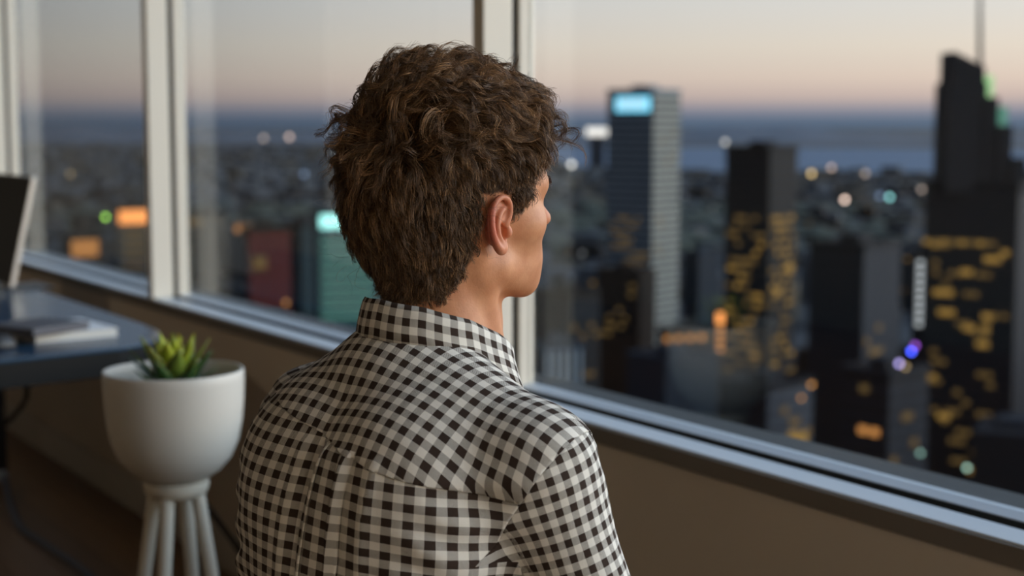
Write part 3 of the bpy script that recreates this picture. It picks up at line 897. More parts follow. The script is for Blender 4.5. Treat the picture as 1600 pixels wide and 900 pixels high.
for i in range(1, K):
    s = i / (K - 1)
    n_ = grad(scalp_field, P)
    tdir = drift + .5 * vnoise(P, 55, 11) * (.3 + .7 * top)[:, None]
    tdir = unit(tdir - n_ * (tdir * n_).sum(-1, keepdims=True))
    target = hgt * (1 - (1 - s) ** 2.2) * (1 - .30 * s * s)
    P = P + tdir * (Lg / (K - 1))[:, None]
    d = scalp_field(P)
    P = P + n_ * (target - d)[:, None]
    path.append(P.copy())
GP = np.stack(path, 1)                         # NG,K,3
# shared wave of each clump
sl = np.linspace(0, 1, K)
ph = rng.random(NG) * 6.28; fq = rng.uniform(.7, 1.5, NG) * (1 + .35 * top)
tg = unit(np.gradient(GP, axis=1)); b1 = unit(np.cross(tg, np.broadcast_to(np.array([.2, .3, .9]), tg.shape))); b2 = np.cross(tg, b1)
wv = (sl ** .8)[None, :] * amp[:, None]
GP = GP + b1 * (wv * np.cos(6.28 * fq[:, None] * sl + ph[:, None]))[..., None] + b2 * (wv * np.sin(6.28 * fq[:, None] * sl + ph[:, None]))[..., None]
# children around each guide
n = NG * NC
gi = np.repeat(np.arange(NG), NC)
R0 = .0048
off = rng.normal(size=(n, 3)) * R0 * .75
nn = grad(scalp_field, G0)[gi]
off -= nn * (off * nn).sum(-1, keepdims=True)
pull = (.62 + .25 * rng.random(n))[:, None] * (sl ** .9)[None, :]
CH = GP[gi] + off[:, None, :] * (1 - pull)[..., None]
own = vnoise(G0[gi] + off, 300, 5)
CH += (own[:, None, :] * .0026 + rng.normal(size=(n, 1, 3)) * .0015) * (sl ** 1.3)[None, :, None]
lenf = rng.uniform(.72, 1.0, n)
idx = sl[None, :] * lenf[:, None] * (K - 1); i0 = np.clip(idx.astype(int), 0, K - 2); fr_ = (idx - i0)[..., None]
ar_ = np.arange(n)[:, None]
CH = CH[ar_, i0] * (1 - fr_) + CH[ar_, i0 + 1] * fr_
CH[:, 0] -= nn * .002
# nothing dips into the head or covers the ear and the face
rt = G0[gi] + off
ok = (hair_over(rt) > -.002)
tip = CH[:, -1]
ok &= (.819 * CH[:, :, 1] + .574 * np.abs(CH[:, :, 0])).max(1) < .103 + .006 * rng.random(n) + .03 * sstep(.125, .16, CH[:, :, 2].max(1))     # trimmed over brow and temple
ok &= ~((np.abs(tip[:, 0]) > .06) & (tip[:, 1] > -.022) & (tip[:, 1] < .018) & (tip[:, 2] < .034) & (np.abs(tip[:, 0]) < .105))
CH = CH[ok]; gi = gi[ok]; n = len(CH)
rad = np.interp(sl, [0, .6, 1], [.00027, .00024, .00008])[None, :] * rng.uniform(.8, 1.25, n)[:, None]
tint = np.clip((rng.random(NG) * .55 + .12 + .12 * top)[gi] + rng.normal(size=n) * .17, 0, 1)
hair = strands('hair', HEADF.w(CH), rad, tint, M_hair, person)
hair['label'] = 'curly brown hair, short at the nape'
# loose curls over the forehead and flyaways
def loose(m, mask, L0, h0, curl, seed):
    r = np.random.default_rng(seed)
    c = G0[mask]; c = c[r.integers(0, len(c), m)]
    n_ = grad(scalp_field, c); fl = np.array([.25, .8, .1]) + .7 * r.normal(size=(m, 3)); fl = unit(fl - n_ * (fl * n_).sum(-1, keepdims=True))
    s = np.linspace(0, 1, 16); L = L0 * r.uniform(.6, 1.3, m)
    p = c[:, None] + n_[:, None] * (h0 * (1 - (1 - s) ** 2))[None, :, None] * r.uniform(.7, 1.35, (m, 1, 1)) + fl[:, None] * (L[:, None] * s)[..., None] - n_[:, None] * (L[:, None] * s ** 2.2 * .35)[..., None]
    f = r.uniform(.8, 2.0, m); q = r.random(m) * 6.28; b_ = np.cross(n_, fl)
    w = curl * (s ** 1.1)[None, :] * r.uniform(.5, 1.5, (m, 1))
    return p + b_[:, None] * (w * np.cos(6.28 * f[:, None] * s + q[:, None]))[..., None] + n_[:, None] * (w * np.sin(6.28 * f[:, None] * s + q[:, None]))[..., None]
fm = (G0[:, 2] > .085) & (G0[:, 1] > .035)
LC = loose(70, fm, .050, .040, .009, 5)
LC = np.repeat(LC, 9, 0) + rng.normal(size=(630, 1, 3)) * .0011 + rng.normal(size=(630, 1, 3)) * .0016 * np.linspace(0, 1, 16)[None, :, None]
allm = hair_over(G0) > .05
FA = loose(330, allm, .036, .040, .007, 9)
LS = np.concatenate([LC, FA])
rd = np.interp(np.linspace(0, 1, 16), [0, .7, 1], [.00024, .0002, .00007])[None, :] * np.concatenate([np.ones(len(LC)), np.full(len(FA), .55)])[:, None]
strands('loose_curls', HEADF.w(LS), rd, np.clip(rng.normal(size=len(LS)) * .15 + .4, 0, 1), M_hair, hair)
# brows
for s in (1, -1):
    bp = []
    for i in range(130):
        t = rng.random(); c = np.array([s * (.014 + .036 * t), 0.094 - .020 * t * t, 0.0385 + .006 * math.sin(2.6 * t) + rng.normal() * .0016])
        for _ in range(3): c = c - grad(head_field, c[None])[0] * head_field(c[None])[0]
        d = np.array([s * .8, -.25, .25 - .5 * t]); nb = grad(head_field, c[None])[0]
        ss = np.linspace(0, 1, 5)[:, None]; bp.append(c + d * ss * .0075 + nb * .0018 * np.sin(ss * 2.6))
    bp = np.array(bp)
    strands('eyebrow', HEADF.w(bp), np.full(bp.shape[:2], .00022), rng.random(len(bp)) * .3, M_hair, person)

# ================================================================== desk and what stands on it
M_desk = mat('desk_laminate', (.018, .050, .095), .24, spec=.30)
M_desk_edge = mat('desk_edge', (.007, .007, .007), .6, spec=.2)
M_steel = mat('black_steel', (.02, .02, .021), .45, spec=.5)
M_silver = mat('brushed_aluminium', (.62, .61, .58), .35, metal=.9)
M_screen = mat('dark_screen', (.012, .011, .010), .5, spec=.2)
M_paper = mat('paper_white', (.75, .77, .80), .6)
M_cover = mat('slate_cover', (.055, .058, .075), .5)
M_cable = mat('cable_black', (.013, .013, .014), .6)
M_cable2 = mat('cable_slate', (.05, .06, .085), .5)
DZ = .700
desk = thing('desk', 'dark desk by the window with a rounded end, beside the white planter', 'desk', (-5.0, -.6, FL))
outline = [(-6.6, -.200)] + [tuple(p[:2]) for p in spline([(-4.36, -.196, 0), (-4.14, -.218, 0), (-4.00, -.285, 0), (-3.925, -.40, 0)], 5)] + [(-3.865, -.73), (-3.835, -.96), (-3.86, -1.0), (-6.6, -1.0)]
outline = outline[::-1]
MB().prism(outline, DZ - .010, DZ).build('top', M_desk, desk, bevel=.003)
MB().prism([(x + (.003 if x < -5 else -.003), y + (.003 if y < -.6 else -.003)) for x, y in outline], DZ - .075, DZ - .0105).build('edge_frame', M_desk_edge, desk, bevel=.002)
for x, y in ((-6.5, -.28), (-6.5, -.92), (-5.78, -.28), (-4.15, -.92)):
    MB().box((x - .025, y - .025, FL), (x + .025, y + .025, DZ - .075)).build('leg', M_steel, desk, bevel=.003)
MB().box((-6.475, -.93, .12), (-4.175, -.91, .17)).build('crossbar', M_steel, desk)

# monitor, screen towards the room, leaning back
mt = on_z(20, 462, DZ)                          # under the lower right corner of the screen
mon = thing('monitor', 'slim monitor with pale metal edge standing on the dark desk', 'monitor', (mt[0] - .28, mt[1] + .06, DZ))
MW, MH, TILT = .54, .382, math.radians(13)
ax = np.array([1.0, 0, 0]); az = np.array([0, math.sin(TILT), math.cos(TILT)]); ay = np.cross(az, ax)
mc = np.array([mt[0] - MW / 2, mt[1], DZ + .03]) + az * MH / 2
MB().obox(mc, ax * MW / 2, ay * .009, az * MH / 2).build('case', M_silver, mon, bevel=.003)
MB().obox(mc - ay * .0095, ax * (MW / 2 - .004), ay * .001, az * (MH / 2 - .004)).build('screen', M_screen, mon)
MB().obox(mc + ay * .05 - az * .078, ax * .08, ay * .003, az * .128).build('stand_neck', M_silver, mon, bevel=.002)
MB().box((mc[0] - .11, mt[1] - .03, DZ), (mc[0] + .11, mt[1] + .19, DZ + .006)).build('stand_foot', M_steel, mon, bevel=.002)

def quad_on_desk(px, z):
    return [on_z(x, y, z) for x, y in px]
def slab(name, label, cat, corners, z0, z1, m, parent=None, edge=None):
    o = MB().prism([(p[0], p[1]) for p in corners], z0, z1).build(name, m, parent, bevel=.002, base=(np.mean([p[0] for p in corners]), np.mean([p[1] for p in corners]), z0))
    if cat: tag(o, label, cat)
    return o
q = quad_on_desk([(56, 524), (183, 512), (150, 486), (20, 500)], DZ + .022)
def rect_from(p0, p1, depth):       # base edge p0-p1, going away from the camera
    d = unit(p1[:2] - p0[:2]); nrm_ = np.array([-d[1], d[0]])
    if nrm_ @ FH[:2] < 0: nrm_ = -nrm_
    return [p0[:2], p1[:2], p1[:2] + nrm_ * depth, p0[:2] + nrm_ * depth]
A = on_z(55, 526, DZ + .018); B = on_z(184, 515, DZ + .018)
R1 = rect_from(A, B, .27)
bk = thing('book', 'white paged book lying closed on the desk under a slate tablet', 'book', (*np.mean(R1, 0), DZ))
ctr = np.mean(R1, 0); ins = [ctr + (p - ctr) * .985 for p in R1]
MB().prism(R1, DZ + .0005, DZ + .003).prism(R1, DZ + .0205, DZ + .023).build('cover', M_paper, bk)
MB().prism(ins, DZ + .003, DZ + .0205).build('pages', mat('page_edges', (.70, .68, .62), .8), bk)
A = on_z(52, 515, DZ + .045); B = on_z(140, 502, DZ + .045)
R2 = rect_from(A, B, .19)
tb = MB().prism(R2, DZ + .0235, DZ + .046).build('tablet', M_cover, bevel=.004, base=(*np.mean(R2, 0), DZ + .0235))
tag(tb, 'slate coloured tablet in a folio resting on the white book', 'tablet')
# black mouse at the edge of the picture
mc2 = on_z(-8, 545, DZ)
mv, mf = surface_nets(lambda P: smax(ell(P, (0, 0, .004), (.034, .056, .036)), -(P[..., 2]), .003), (-.045, -.07, -.006), (.045, .07, .05), .005)
mouse = mesh_obj('mouse', mv + mc2, mf, M_steel, None, True, base=mc2)
tag(mouse, 'black computer mouse on the desk near the book', 'mouse')
MB().obox(mc2 + (0, .03, .036), (.003, 0, 0), (0, .010, 0), (0, 0, .003)).build('wheel', M_cable, mouse)

# cables
def cable(name, label, pts, r, m, n=8):
    o = MB().tube(spline(pts, n), r, 10).build(name, m, smooth=True, base=pts[-1])
    return tag(o, label, 'cable')
cable('power_cable', 'black power cable hanging from the desk behind the planter', [(-4.06, -.30, DZ - .08), (-4.06, -.285, .50), (-3.94, -.22, .32), (-3.80, -.13, .14), (-3.68, -.10, .03), (-3.50, -.14, FL + .008), (-3.2, -.2, FL + .008)], .0085, M_cable)
p = [at(42, 612, 4.5), at(38, 628, 4.55), at(26, 645, 4.6), at(5, 664, 4.65), at(-40, 690, 4.7)]
cable('monitor_cable', 'thin black cable drooping under the far side of the desk', [(p[0][0], p[0][1], DZ - .08)] + p, .008, M_cable)
p = [on_z(8, 748, FL + .05), on_z(16, 790, FL + .008), on_z(34, 826, FL + .008), on_z(72, 852, FL + .008), on_z(120, 884, FL + .008), on_z(160, 915, FL + .008), on_z(240, 960, FL + .008)]
fc = cable('floor_cable', 'slate blue cable snaking across the wooden floor', p, .011, M_cable2)
hd = on_z(2, 744, FL + .05)
MB().obox(hd, (.028, 0, 0), (0, .018, 0), (0, 0, .016)).build('plug', mat('plug_grey', (.35, .38, .40), .3), fc, bevel=.004)

# ================================================================== planter on its stand
M_pot = mat('white_ceramic', (.60, .585, .54), .42, noise=(6, (.57, .555, .51), .3))
M_stand = mat('cream_wood', (.60, .56, .47), .5, bump=(40, .1, .002))
M_soil = mat('soil', (.035, .026, .018), .95, bump=(90, .8, .01))
pc = at(271, 577, 3.1); pc_z = pc[2]
stand_z = pc_z - .226
pst = thing('plant_stand', 'cream four legged plant stand under the white bowl', 'plant stand', (pc[0], pc[1], FL))
MB().lathe([(.0, -.034), (.052, -.034), (.062, -.026), (.066, -.014), (.066, -.004), (.060, 0.0), (0, 0.0)], (pc[0], pc[1], stand_z), 40).build('top_ring', M_stand, pst, smooth=True)
for k in range(4):
    t = math.radians(-10 + 90 * k)
    dv = RT * math.cos(t) + FH * math.sin(t)
    a = np.array([pc[0], pc[1], stand_z - .03]) + dv * .046; b = np.array([pc[0], pc[1], FL]) + dv * .135
    MB().tube([a, a * .5 + b * .5, b], [.0145, .0135, .011], 14).build('leg', M_stand, pst, smooth=True)
pot = thing('planter', 'white ceramic bowl planter with a small green succulent', 'planter', (pc[0], pc[1], stand_z))
prof = [(0, .0), (.050, .0), (.066, .004), (.090, .020), (.112, .046), (.127, .080), (.135, .120), (.139, .165), (.1405, .205), (.1405, .222), (.1390, .2255), (.1355, .2260), (.1335, .223),
        (.1325, .205), (.131, .17), (.127, .13), (.120, .10), (.0, .09)]
MB().lathe(prof, (pc[0], pc[1], stand_z), 64).build('bowl', M_pot, pot, smooth=True)
sv2 = MB().lathe([(.0, .140), (.05, .143), (.10, .138), (.1275, .135)], (pc[0], pc[1], stand_z), 40).build('soil', M_soil, pot, smooth=True)
# the succulent: thick pointed leaves in a rosette
def leaf_material():
    m = mat('succulent_leaf', (.10, .17, .03), .38, spec=.4, sub=(.15, .01))
    N, L = m.node_tree.nodes, m.node_tree.links
    tc = N.new('ShaderNodeTexCoord'); sp = N.new('ShaderNodeSeparateXYZ'); L.new(tc.outputs['Generated'], sp.inputs[0])
    oi = N.new('ShaderNodeObjectInfo')
    r = N.new('ShaderNodeValToRGB')
    r.color_ramp.elements[0].color = (.035, .085, .020, 1); r.color_ramp.elements[1].color = (.50, .56, .03, 1)
    L.new(oi.outputs['Color'], r.inputs[0])
    L.new(r.outputs[0], N['Principled BSDF'].inputs['Base Color'])
    return m
M_leaf = leaf_material()
sc0 = np.array([pc[0], pc[1], stand_z + .140]) - RT * .002
plant = thing('succulent', 'green pointed leaf succulent rosette growing in the white bowl', 'plant', sc0)
def leaf_mesh(L_, W_):
    V, Fc = [], []
    S = np.linspace(0, 1, 8)
    for s in S:
        w = W_ * (math.sin(math.pi * (s * .80 + .12)) ** .8) * (1 - s ** 4) + .0006
        th = .006 * (1 - s) + .0012
        V += [(-w, s * L_, .35 * w), (0, s * L_, -th * .4), (w, s * L_, .35 * w), (0, s * L_, th)]
    for i in range(len(S) - 1):
        for j in range(4): Fc.append((i * 4 + j, i * 4 + (j + 1) % 4, i * 4 + 4 + (j + 1) % 4, i * 4 + 4 + j))
    Fc += [(3, 2, 1, 0), tuple((len(S) - 1) * 4 + j for j in range(4))]
    return V, Fc
lme = bpy.data.meshes.new('leaf'); V, Fc = leaf_mesh(.135, .0190); lme.from_pydata(V, [], Fc); lme.materials.append(M_leaf)
lme.polygons.foreach_set('use_smooth', np.ones(len(lme.polygons), bool))
nl = 34
for i in range(nl):
    t = i * 2.39996; k = i / nl
    elev = math.radians(80 - 52 * k ** .9) ; ln = .62 + .45 * math.sin(math.pi * min(1, k * .8 + .2))
    o = bpy.data.objects.new('leaf', lme); link(o, plant)
    o.location = (.004 * math.cos(t), .004 * math.sin(t), .012 + .02 * (1 - k))
    o.rotation_euler = (elev, 0, t)
    o.scale = (ln * 1.15, ln, ln)
    c = max(0, 1 - k * 1.9) ; o.color = (c, c, c, 1)

# ================================================================== the city outside, at its real distance
GZ = -170.0
M_ground = mat('city_ground', (.030, .036, .046), .9, noise=(.004, (.015, .019, .022), .15))
M_water = mat('river_water', (.085, .125, .185), .55, spec=.12, bump=(.02, .15, 1.0))
M_hill = mat('far_hills', (.050, .070, .105), .95, noise=(.0008, (.042, .06, .09), .2))
g = MB().prism([(-46000, -500), (3000, -500), (30000, 46000), (-46000, 46000)], GZ - 2, GZ).build('ground', M_ground)
tag(g, 'dark city ground far below the window', kind='structure')
def ground_pt(x, d):                # a point on the city ground in the picture column x (frame pixels) at depth d
    u = (x - 800) / FPX
    p = CAM + (FH + RT * u) * d
    return np.array([p[0], p[1], GZ])
riv = [ground_pt(x, d)[:2] for x, d in ((640, 7200), (860, 6000), (1100, 5500), (1350, 5200), (1700, 5000), (2200, 4800), (3600, 4200), (3600, 7600), (2200, 9000), (1750, 10200), (1400, 11200), (1100, 11800), (860, 12000), (700, 9500))]
tag(MB().prism([tuple(p) for p in riv], GZ - 1, GZ + .5).build('river', M_water), 'pale band of river water beyond the towers', kind='structure')
hv_ = []
xs = np.linspace(-1200, 4200, 190)
for x in xs:
    h = 70 + 55 * math.sin(x * .006 + 1) + 35 * math.sin(x * .017) + 18 * math.sin(x * .05 + 2)
    hv_ += [ground_pt(x, 15000), ground_pt(x, 17500) + (0, 0, max(20, h)), ground_pt(x, 21000)]
hf_ = []
for i in range(len(xs) - 1):
    for j in range(2): hf_.append((i * 3 + j, i * 3 + 3 + j, i * 3 + 4 + j, i * 3 + 1 + j))
tag(mesh_obj('hills', hv_, hf_, M_hill, None, True), 'low dark hills on the horizon', kind='structure')

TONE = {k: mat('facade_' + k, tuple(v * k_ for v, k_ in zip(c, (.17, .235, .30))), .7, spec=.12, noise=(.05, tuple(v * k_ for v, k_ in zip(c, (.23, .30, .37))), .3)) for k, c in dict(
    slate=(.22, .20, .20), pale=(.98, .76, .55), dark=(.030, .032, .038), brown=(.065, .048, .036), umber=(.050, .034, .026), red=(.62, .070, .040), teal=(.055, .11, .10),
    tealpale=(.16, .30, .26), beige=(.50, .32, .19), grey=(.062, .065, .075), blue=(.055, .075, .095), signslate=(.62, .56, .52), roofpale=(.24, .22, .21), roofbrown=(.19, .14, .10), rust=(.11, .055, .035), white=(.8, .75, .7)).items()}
def glow(name, c, s): return mat(name, tuple(min(1, v) * .04 for v in c), .5, spec=.1, emit=c, estr=s)
LIT = {'gold': glow('lit_gold', (1.0, .58, .14), .31), 'amber': glow('lit_amber', (1.0, .42, .12), .75), 'dimgold': glow('lit_dim', (1.0, .62, .22), .12), 'white': glow('lit_white', (.9, .95, 1.0), .8),
       'cyan': glow('lit_cyan', (.20, .72, 1.0), 1.6), 'aqua': glow('lit_aqua', (.40, .95, .90), 2.0), 'green': glow('lit_green', (.55, .95, .45), .8), 'orange': glow('lit_orange', (1.0, .36, .10), 1.9),
       'teal': glow('lit_teal', (.30, .80, .60), .34)}
pane_cache = {}
def pane_mesh(w, h, m):
    k = (round(w, 1), round(h, 1), m)
    if k not in pane_cache:
        me = bpy.data.meshes.new('window'); b = MB().box((-w / 2, -.25, -h / 2), (w / 2, .25, h / 2))
        me.from_pydata(b.v, [], b.f); me.materials.append(LIT[m]); pane_cache[k] = me
    return pane_cache[k]
FOOT = []
class Tower:
    """rectangular tower seen over its corner: picture columns of left edge, corner and right edge, picture row of the roof, depth"""
    def __init__(s, name, label, xl, xc, xr, ytop, d, tone_l, tone_r=None, alpha=38, floor=4.0, fins=None, cat='tower', base=GZ, bands=True, group=None, parapet=True):
        a = math.radians(alpha); s.d = d
        C = at(xc, ytop, d); s.zt = C[2]; s.C = np.array([C[0], C[1], 0.0]); s.base = base
        s.dl = -RT * math.cos(a) + FH * math.sin(a); s.dr = RT * math.sin(a) + FH * math.cos(a)
        s.wl = max(2, (xc - xl) / FPX * d / math.cos(a)); s.wr = max(2, (xr - xc) / FPX * d / math.sin(a))
        ctr = s.C + s.dl * s.wl / 2 + s.dr * s.wr / 2
        FOOT.append((ctr[0], ctr[1], math.hypot(s.wl, s.wr) / 2))
        s.root = thing(name, label, cat, (ctr[0], ctr[1], base), group)
        tl = TONE[tone_l]; tr = TONE[tone_r or tone_l]
        c = s.C; q = [c, c + s.dr * s.wr, c + s.dr * s.wr + s.dl * s.wl, c + s.dl * s.wl]
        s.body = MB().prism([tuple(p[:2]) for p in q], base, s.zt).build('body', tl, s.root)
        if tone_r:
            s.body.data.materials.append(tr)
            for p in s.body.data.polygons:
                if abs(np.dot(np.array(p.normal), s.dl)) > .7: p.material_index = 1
        s.floor = floor
        if parapet:
            k = MB(); t = .6
            for i in range(4):
                p0, p1 = q[i], q[(i + 1) % 4]; dd = unit(p1 - p0); nn = np.array([dd[1], -dd[0], 0])
                k.obox((p0 + p1) / 2 + np.array([0, 0, s.zt + .5]), dd * np.linalg.norm(p1 - p0) / 2, nn * t, np.array([0, 0, 1.2]))
            k.build('parapet', tl, s.root)
            kk = s.C + s.dl * s.wl * .45 + s.dr * s.wr * .45
            MB().obox(kk + np.array([0, 0, s.zt + 2]), s.dl * s.wl * .18, s.dr * s.wr * .2, np.array([0, 0, 2.0])).build('plant_room', tl, s.root)
        if bands:
            k = MB(); z = s.zt - floor
            while z > max(base, s.zt - 45 * floor):
                for p0, dd, w in ((s.C, s.dl, s.wl), (s.C, s.dr, s.wr)):
                    nn = np.array([dd[1], -dd[0], 0]);
                    if nn @ (CAM - p0) < 0: nn = -nn
                    k.obox(p0 + dd * w / 2 + np.array([0, 0, z]), dd * w / 2, nn * .35, np.array([0, 0, floor * .16]))
                z -= floor
            k.build('floor_bands', TONE['grey'] if tone_l in ('dark', 'signslate', 'slate', 'umber', 'brown') else tl, s.root, kind='stuff')
    def face(s, side):
        p0, dd, w = (s.C, s.dl, s.wl) if side == 'l' else (s.C, s.dr, s.wr)
        nn = np.array([dd[1], -dd[0], 0.0])
        if nn @ (CAM - p0) < 0: nn = -nn
        return p0, dd, w, nn
    def window(s, side, f, z, w, h, m, name='window'):
        p0, dd, W, nn = s.face(side)
        o = bpy.data.objects.new(name, pane_mesh(w, h, m)); link(o, s.root)
        o.location = p0 + dd * W * f + nn * .45 + np.array([0, 0, z]) - org(s.root)
        o.rotation_euler = (0, 0, math.atan2(dd[1], dd[0]))
        return o
    def scatter(s, side, n, z0, z1, m, seed, w=2.6, h=2.0, run=1):
        r = random.Random(seed)
        nf = max(1, int((z1 - z0) / s.floor))
        for _ in range(n):
            z = z0 + s.floor * (r.randrange(nf) + .55); f = r.uniform(.08, .9)
            for k in range(r.randint(1, run)):
                ff = f + k * (w * 1.25) / (s.wl if side == 'l' else s.wr)
                if ff < .95: s.window(side, ff, z, w, h, r.choice(m))
    def z_at(s, y): return at(800, y, s.d)[2]
    def sign(s, side, f0, f1, z0, z1, m, name='sign'):
        p0, dd, W, nn = s.face(side)
        MB().obox(p0 + dd * W * (f0 + f1) / 2 + nn * .9 + np.array([0, 0, (z0 + z1) / 2]), dd * W * (f1 - f0) / 2, nn * .5, np.array([0, 0, (z1 - z0) / 2])).build(name, LIT[m], s.root, bevel=.2)

# 1 tower with the blue sign
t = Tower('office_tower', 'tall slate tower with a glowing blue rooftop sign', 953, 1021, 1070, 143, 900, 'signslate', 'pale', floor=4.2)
t.sign('l', .06, .80, t.z_at(174), t.z_at(151), 'cyan')
pz = t.zt - t.floor
p0, dd, W, nn = t.face('l')
for k in range(7):       # paler letter blocks in the sign, too blurred to read
    f = .14 + k * .088
    MB().obox(p0 + dd * W * (f + .03) + nn * 1.6 + np.array([0, 0, t.z_at(162)]), dd * W * .022, nn * .25, np.array([0, 0, 2.6])).build('letter', LIT['white'], t.root)
t.scatter('l', 26, t.z_at(520), t.z_at(330), ['dimgold'], 3, run=3)
t.scatter('r', 8, t.z_at(440), t.z_at(200), ['dimgold'], 4)
# 2 brown block in front of it
t = Tower('office_block', 'rust brown office block standing below the blue sign tower', 936, 1000, 1028, 428, 740, 'rust', 'umber')
t.scatter('l', 10, t.z_at(560), t.z_at(440), ['dimgold'], 5, run=2)
# 3 dark tower full of golden windows
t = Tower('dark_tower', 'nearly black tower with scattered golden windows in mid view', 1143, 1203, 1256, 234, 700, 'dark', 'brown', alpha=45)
t.scatter('l', 70, t.z_at(640), t.z_at(330), ['gold', 'dimgold', 'dimgold', 'dimgold', 'dimgold'], 8, run=2)
t.scatter('r', 75, t.z_at(640), t.z_at(330), ['gold', 'dimgold', 'dimgold', 'dimgold', 'dimgold'], 9, run=2)
for f, y in ((.78, 425), (.35, 462)): t.window('r', f, t.z_at(y), 5, 4.5, 'gold')
# 4 stepped tower with a spire
t = Tower('stepped_tower', 'tall stepped dark tower with a thin spire against the pink sky', 1466, 1592, 1680, 292, 600, 'dark', 'dark', alpha=30)
rt_ = t.root
def tier(xl, xr, yt, yb, tone, slant=0, name='tier'):
    w = (xr - xl) / FPX * t.d / 2
    c = at((xl + xr) / 2, yt, t.d + 14); zb = at(800, yb, t.d + 14)[2]
    cc = np.array([c[0], c[1], (c[2] + zb) / 2]); ax = RT * w; ay = FH * 10; az = np.array([0, 0, (c[2] - zb) / 2])
    m = MB().obox(cc, ax, ay, az)
    if slant:
        V = np.array(m.v)
        for i in range(len(V)):
            if V[i][2] > cc[2] and (V[i] - cc) @ RT > 0: V[i][2] -= slant
        m.v = [tuple(v) for v in V]
    return m.build(name, TONE[tone], rt_)
tier(1480, 1529, 82, 300, 'dark', slant=6)
tier(1472, 1532, 130, 300, 'dark')
tier(1528, 1549, 152, 300, 'dark'); tier(1548, 1570, 196, 300, 'dark'); tier(1568, 1592, 246, 300, 'dark')
for (xl, xr, yt, yb, m) in ((1530, 1546, 118, 152, 'green'), (1550, 1568, 166, 196, 'teal')):
    w = (xr - xl) / FPX * t.d / 2; c = at((xl + xr) / 2, (yt + yb) / 2, t.d + 12)
    MB().obox(c, RT * w, FH * 5, np.array([0, 0, (yb - yt) / FPX * t.d / 2])).build('lantern', LIT[m], rt_)
c = at(1531, 120, t.d + 16)
MB().tube([c, at(1531, 30, t.d + 16), at(1531, -60, t.d + 16)], [1.1, .9, .5], 8).build('spire', TONE['grey'], rt_, smooth=True)
for y, f0, f1, m in ((383, .0, .80, 'gold'), (388, .1, .30, 'gold')):
    k = int((f1 - f0) * 16)
    for i in range(k): t.window('l', .98 - (f0 + (f1 - f0) * i / k), t.z_at(y), 2.2, 2.0, 'dimgold' if i % 3 else 'gold')
for y, fs in ((465, (.70, .74, .79, .84)), (497, (.68, .73, .78)), (520, (.45, .5, .30)), (430, (.55, .5)), (605, (.86,)), (408, (.25, .3, .2)), (397, (.12,)), (500, (.25, .3)), (545, (.3, .35)), (668, (.75, .7)), (752, (.35, .4))):
    for f in fs: t.window('l', f, t.z_at(y), 3.0, 2.4, 'gold')
t.scatter('l', 34, t.z_at(780), t.z_at(400), ['dimgold'], 12, run=2)
# 5 slate block
t = Tower('office_block', 'slate office block with a flat roof beside the stepped tower', 1278, 1350, 1430, 388, 520, 'dark', 'grey', alpha=42)
t.scatter('r', 10, t.z_at(640), t.z_at(480), ['dimgold'], 14)
# 6 slim white lit building
t = Tower('slim_tower', 'slim building with a stack of white lit floors beside the stepped tower', 1429, 1431, 1457, 404, 640, 'grey', alpha=75)
for i in range(9): t.window('r', .5, t.z_at(411 + i * 12), t.wr * .8, 1.9, 'white')
# 7 small orange lit building
t = Tower('lit_building', 'small building glowing orange at the foot of the dark tower', 1116, 1118, 1146, 487, 800, 'rust', alpha=75)
t.sign('r', .05, .98, t.z_at(506), t.z_at(489), 'orange', 'lit_crown')
for i in range(4): t.window('r', .5, t.z_at(514 + i * 11), t.wr * .8, 2.2, 'amber')
# 8 pale ribbed building at the sill
t = Tower('ribbed_building', 'low pale ribbed building just above the window sill', 832, 845, 912, 548, 420, 'blue', 'grey', alpha=70)
for i in range(5):
    p0, dd, W, nn = t.face('r')
    MB().obox(p0 + dd * W * (.12 + i * .19) + nn * .8 + np.array([0, 0, t.zt - 9]), dd * W * .035, nn * .8, np.array([0, 0, 9])).build('rib', TONE['white'], t.root)
# 9 teal tower
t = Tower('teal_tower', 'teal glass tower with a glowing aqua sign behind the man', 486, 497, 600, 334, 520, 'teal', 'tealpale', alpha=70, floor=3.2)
t.sign('r', .02, .55, t.z_at(357), t.z_at(336), 'aqua')
for i in range(9): t.window('r', .42, t.z_at(378 + i * 15), t.wr * .78, .9, 'teal')
# 10-13 more on the other panes
t = Tower('red_tower', 'dark red tower seen through the second pane', 372, 388, 448, 362, 560, 'umber', 'red', alpha=60)
t.window('r', .25, t.z_at(412), 5, 5, 'dimgold')
t = Tower('brown_tower', 'dark brown tower with an amber top beside the red tower', 352, 360, 392, 358, 640, 'dark', 'umber', alpha=60)
t.sign('r', .2, .9, t.z_at(363), t.z_at(352), 'amber', 'lit_crown')
t = Tower('beige_tower', 'beige corner tower seen beside the cream mullion', 286, 318, 350, 340, 600, 'brown', 'beige', alpha=40)
t.sign('l', .0, .9, t.z_at(352), t.z_at(342), 'dimgold', 'lit_band')
t = Tower('lit_tower', 'beige tower with a glowing orange crown in the far pane', 172, 182, 228, 328, 600, 'brown', 'beige', alpha=60)
t.sign('r', .05, .98, t.z_at(350), t.z_at(329), 'orange', 'lit_crown')
for i in range(5): t.window('r', .5, t.z_at(362 + i * 14), t.wr * .6, 1.2, 'dimgold')
t = Tower('brown_block', 'brown block with amber windows at the far sill', 84, 108, 152, 372, 640, 'umber', 'brown', alpha=55)
for i in range(3): t.window('r', .45, t.z_at(380 + i * 9), t.wr * .8, 2.0, 'amber')
t = Tower('green_block', 'dark teal block next to the teal tower', 442, 470, 492, 352, 610, 'dark', 'teal', alpha=45)
t = Tower('brown_block', 'broad brown block below the river left of the sign tower', 832, 890, 940, 462, 620, 'umber', 'brown', alpha=45)
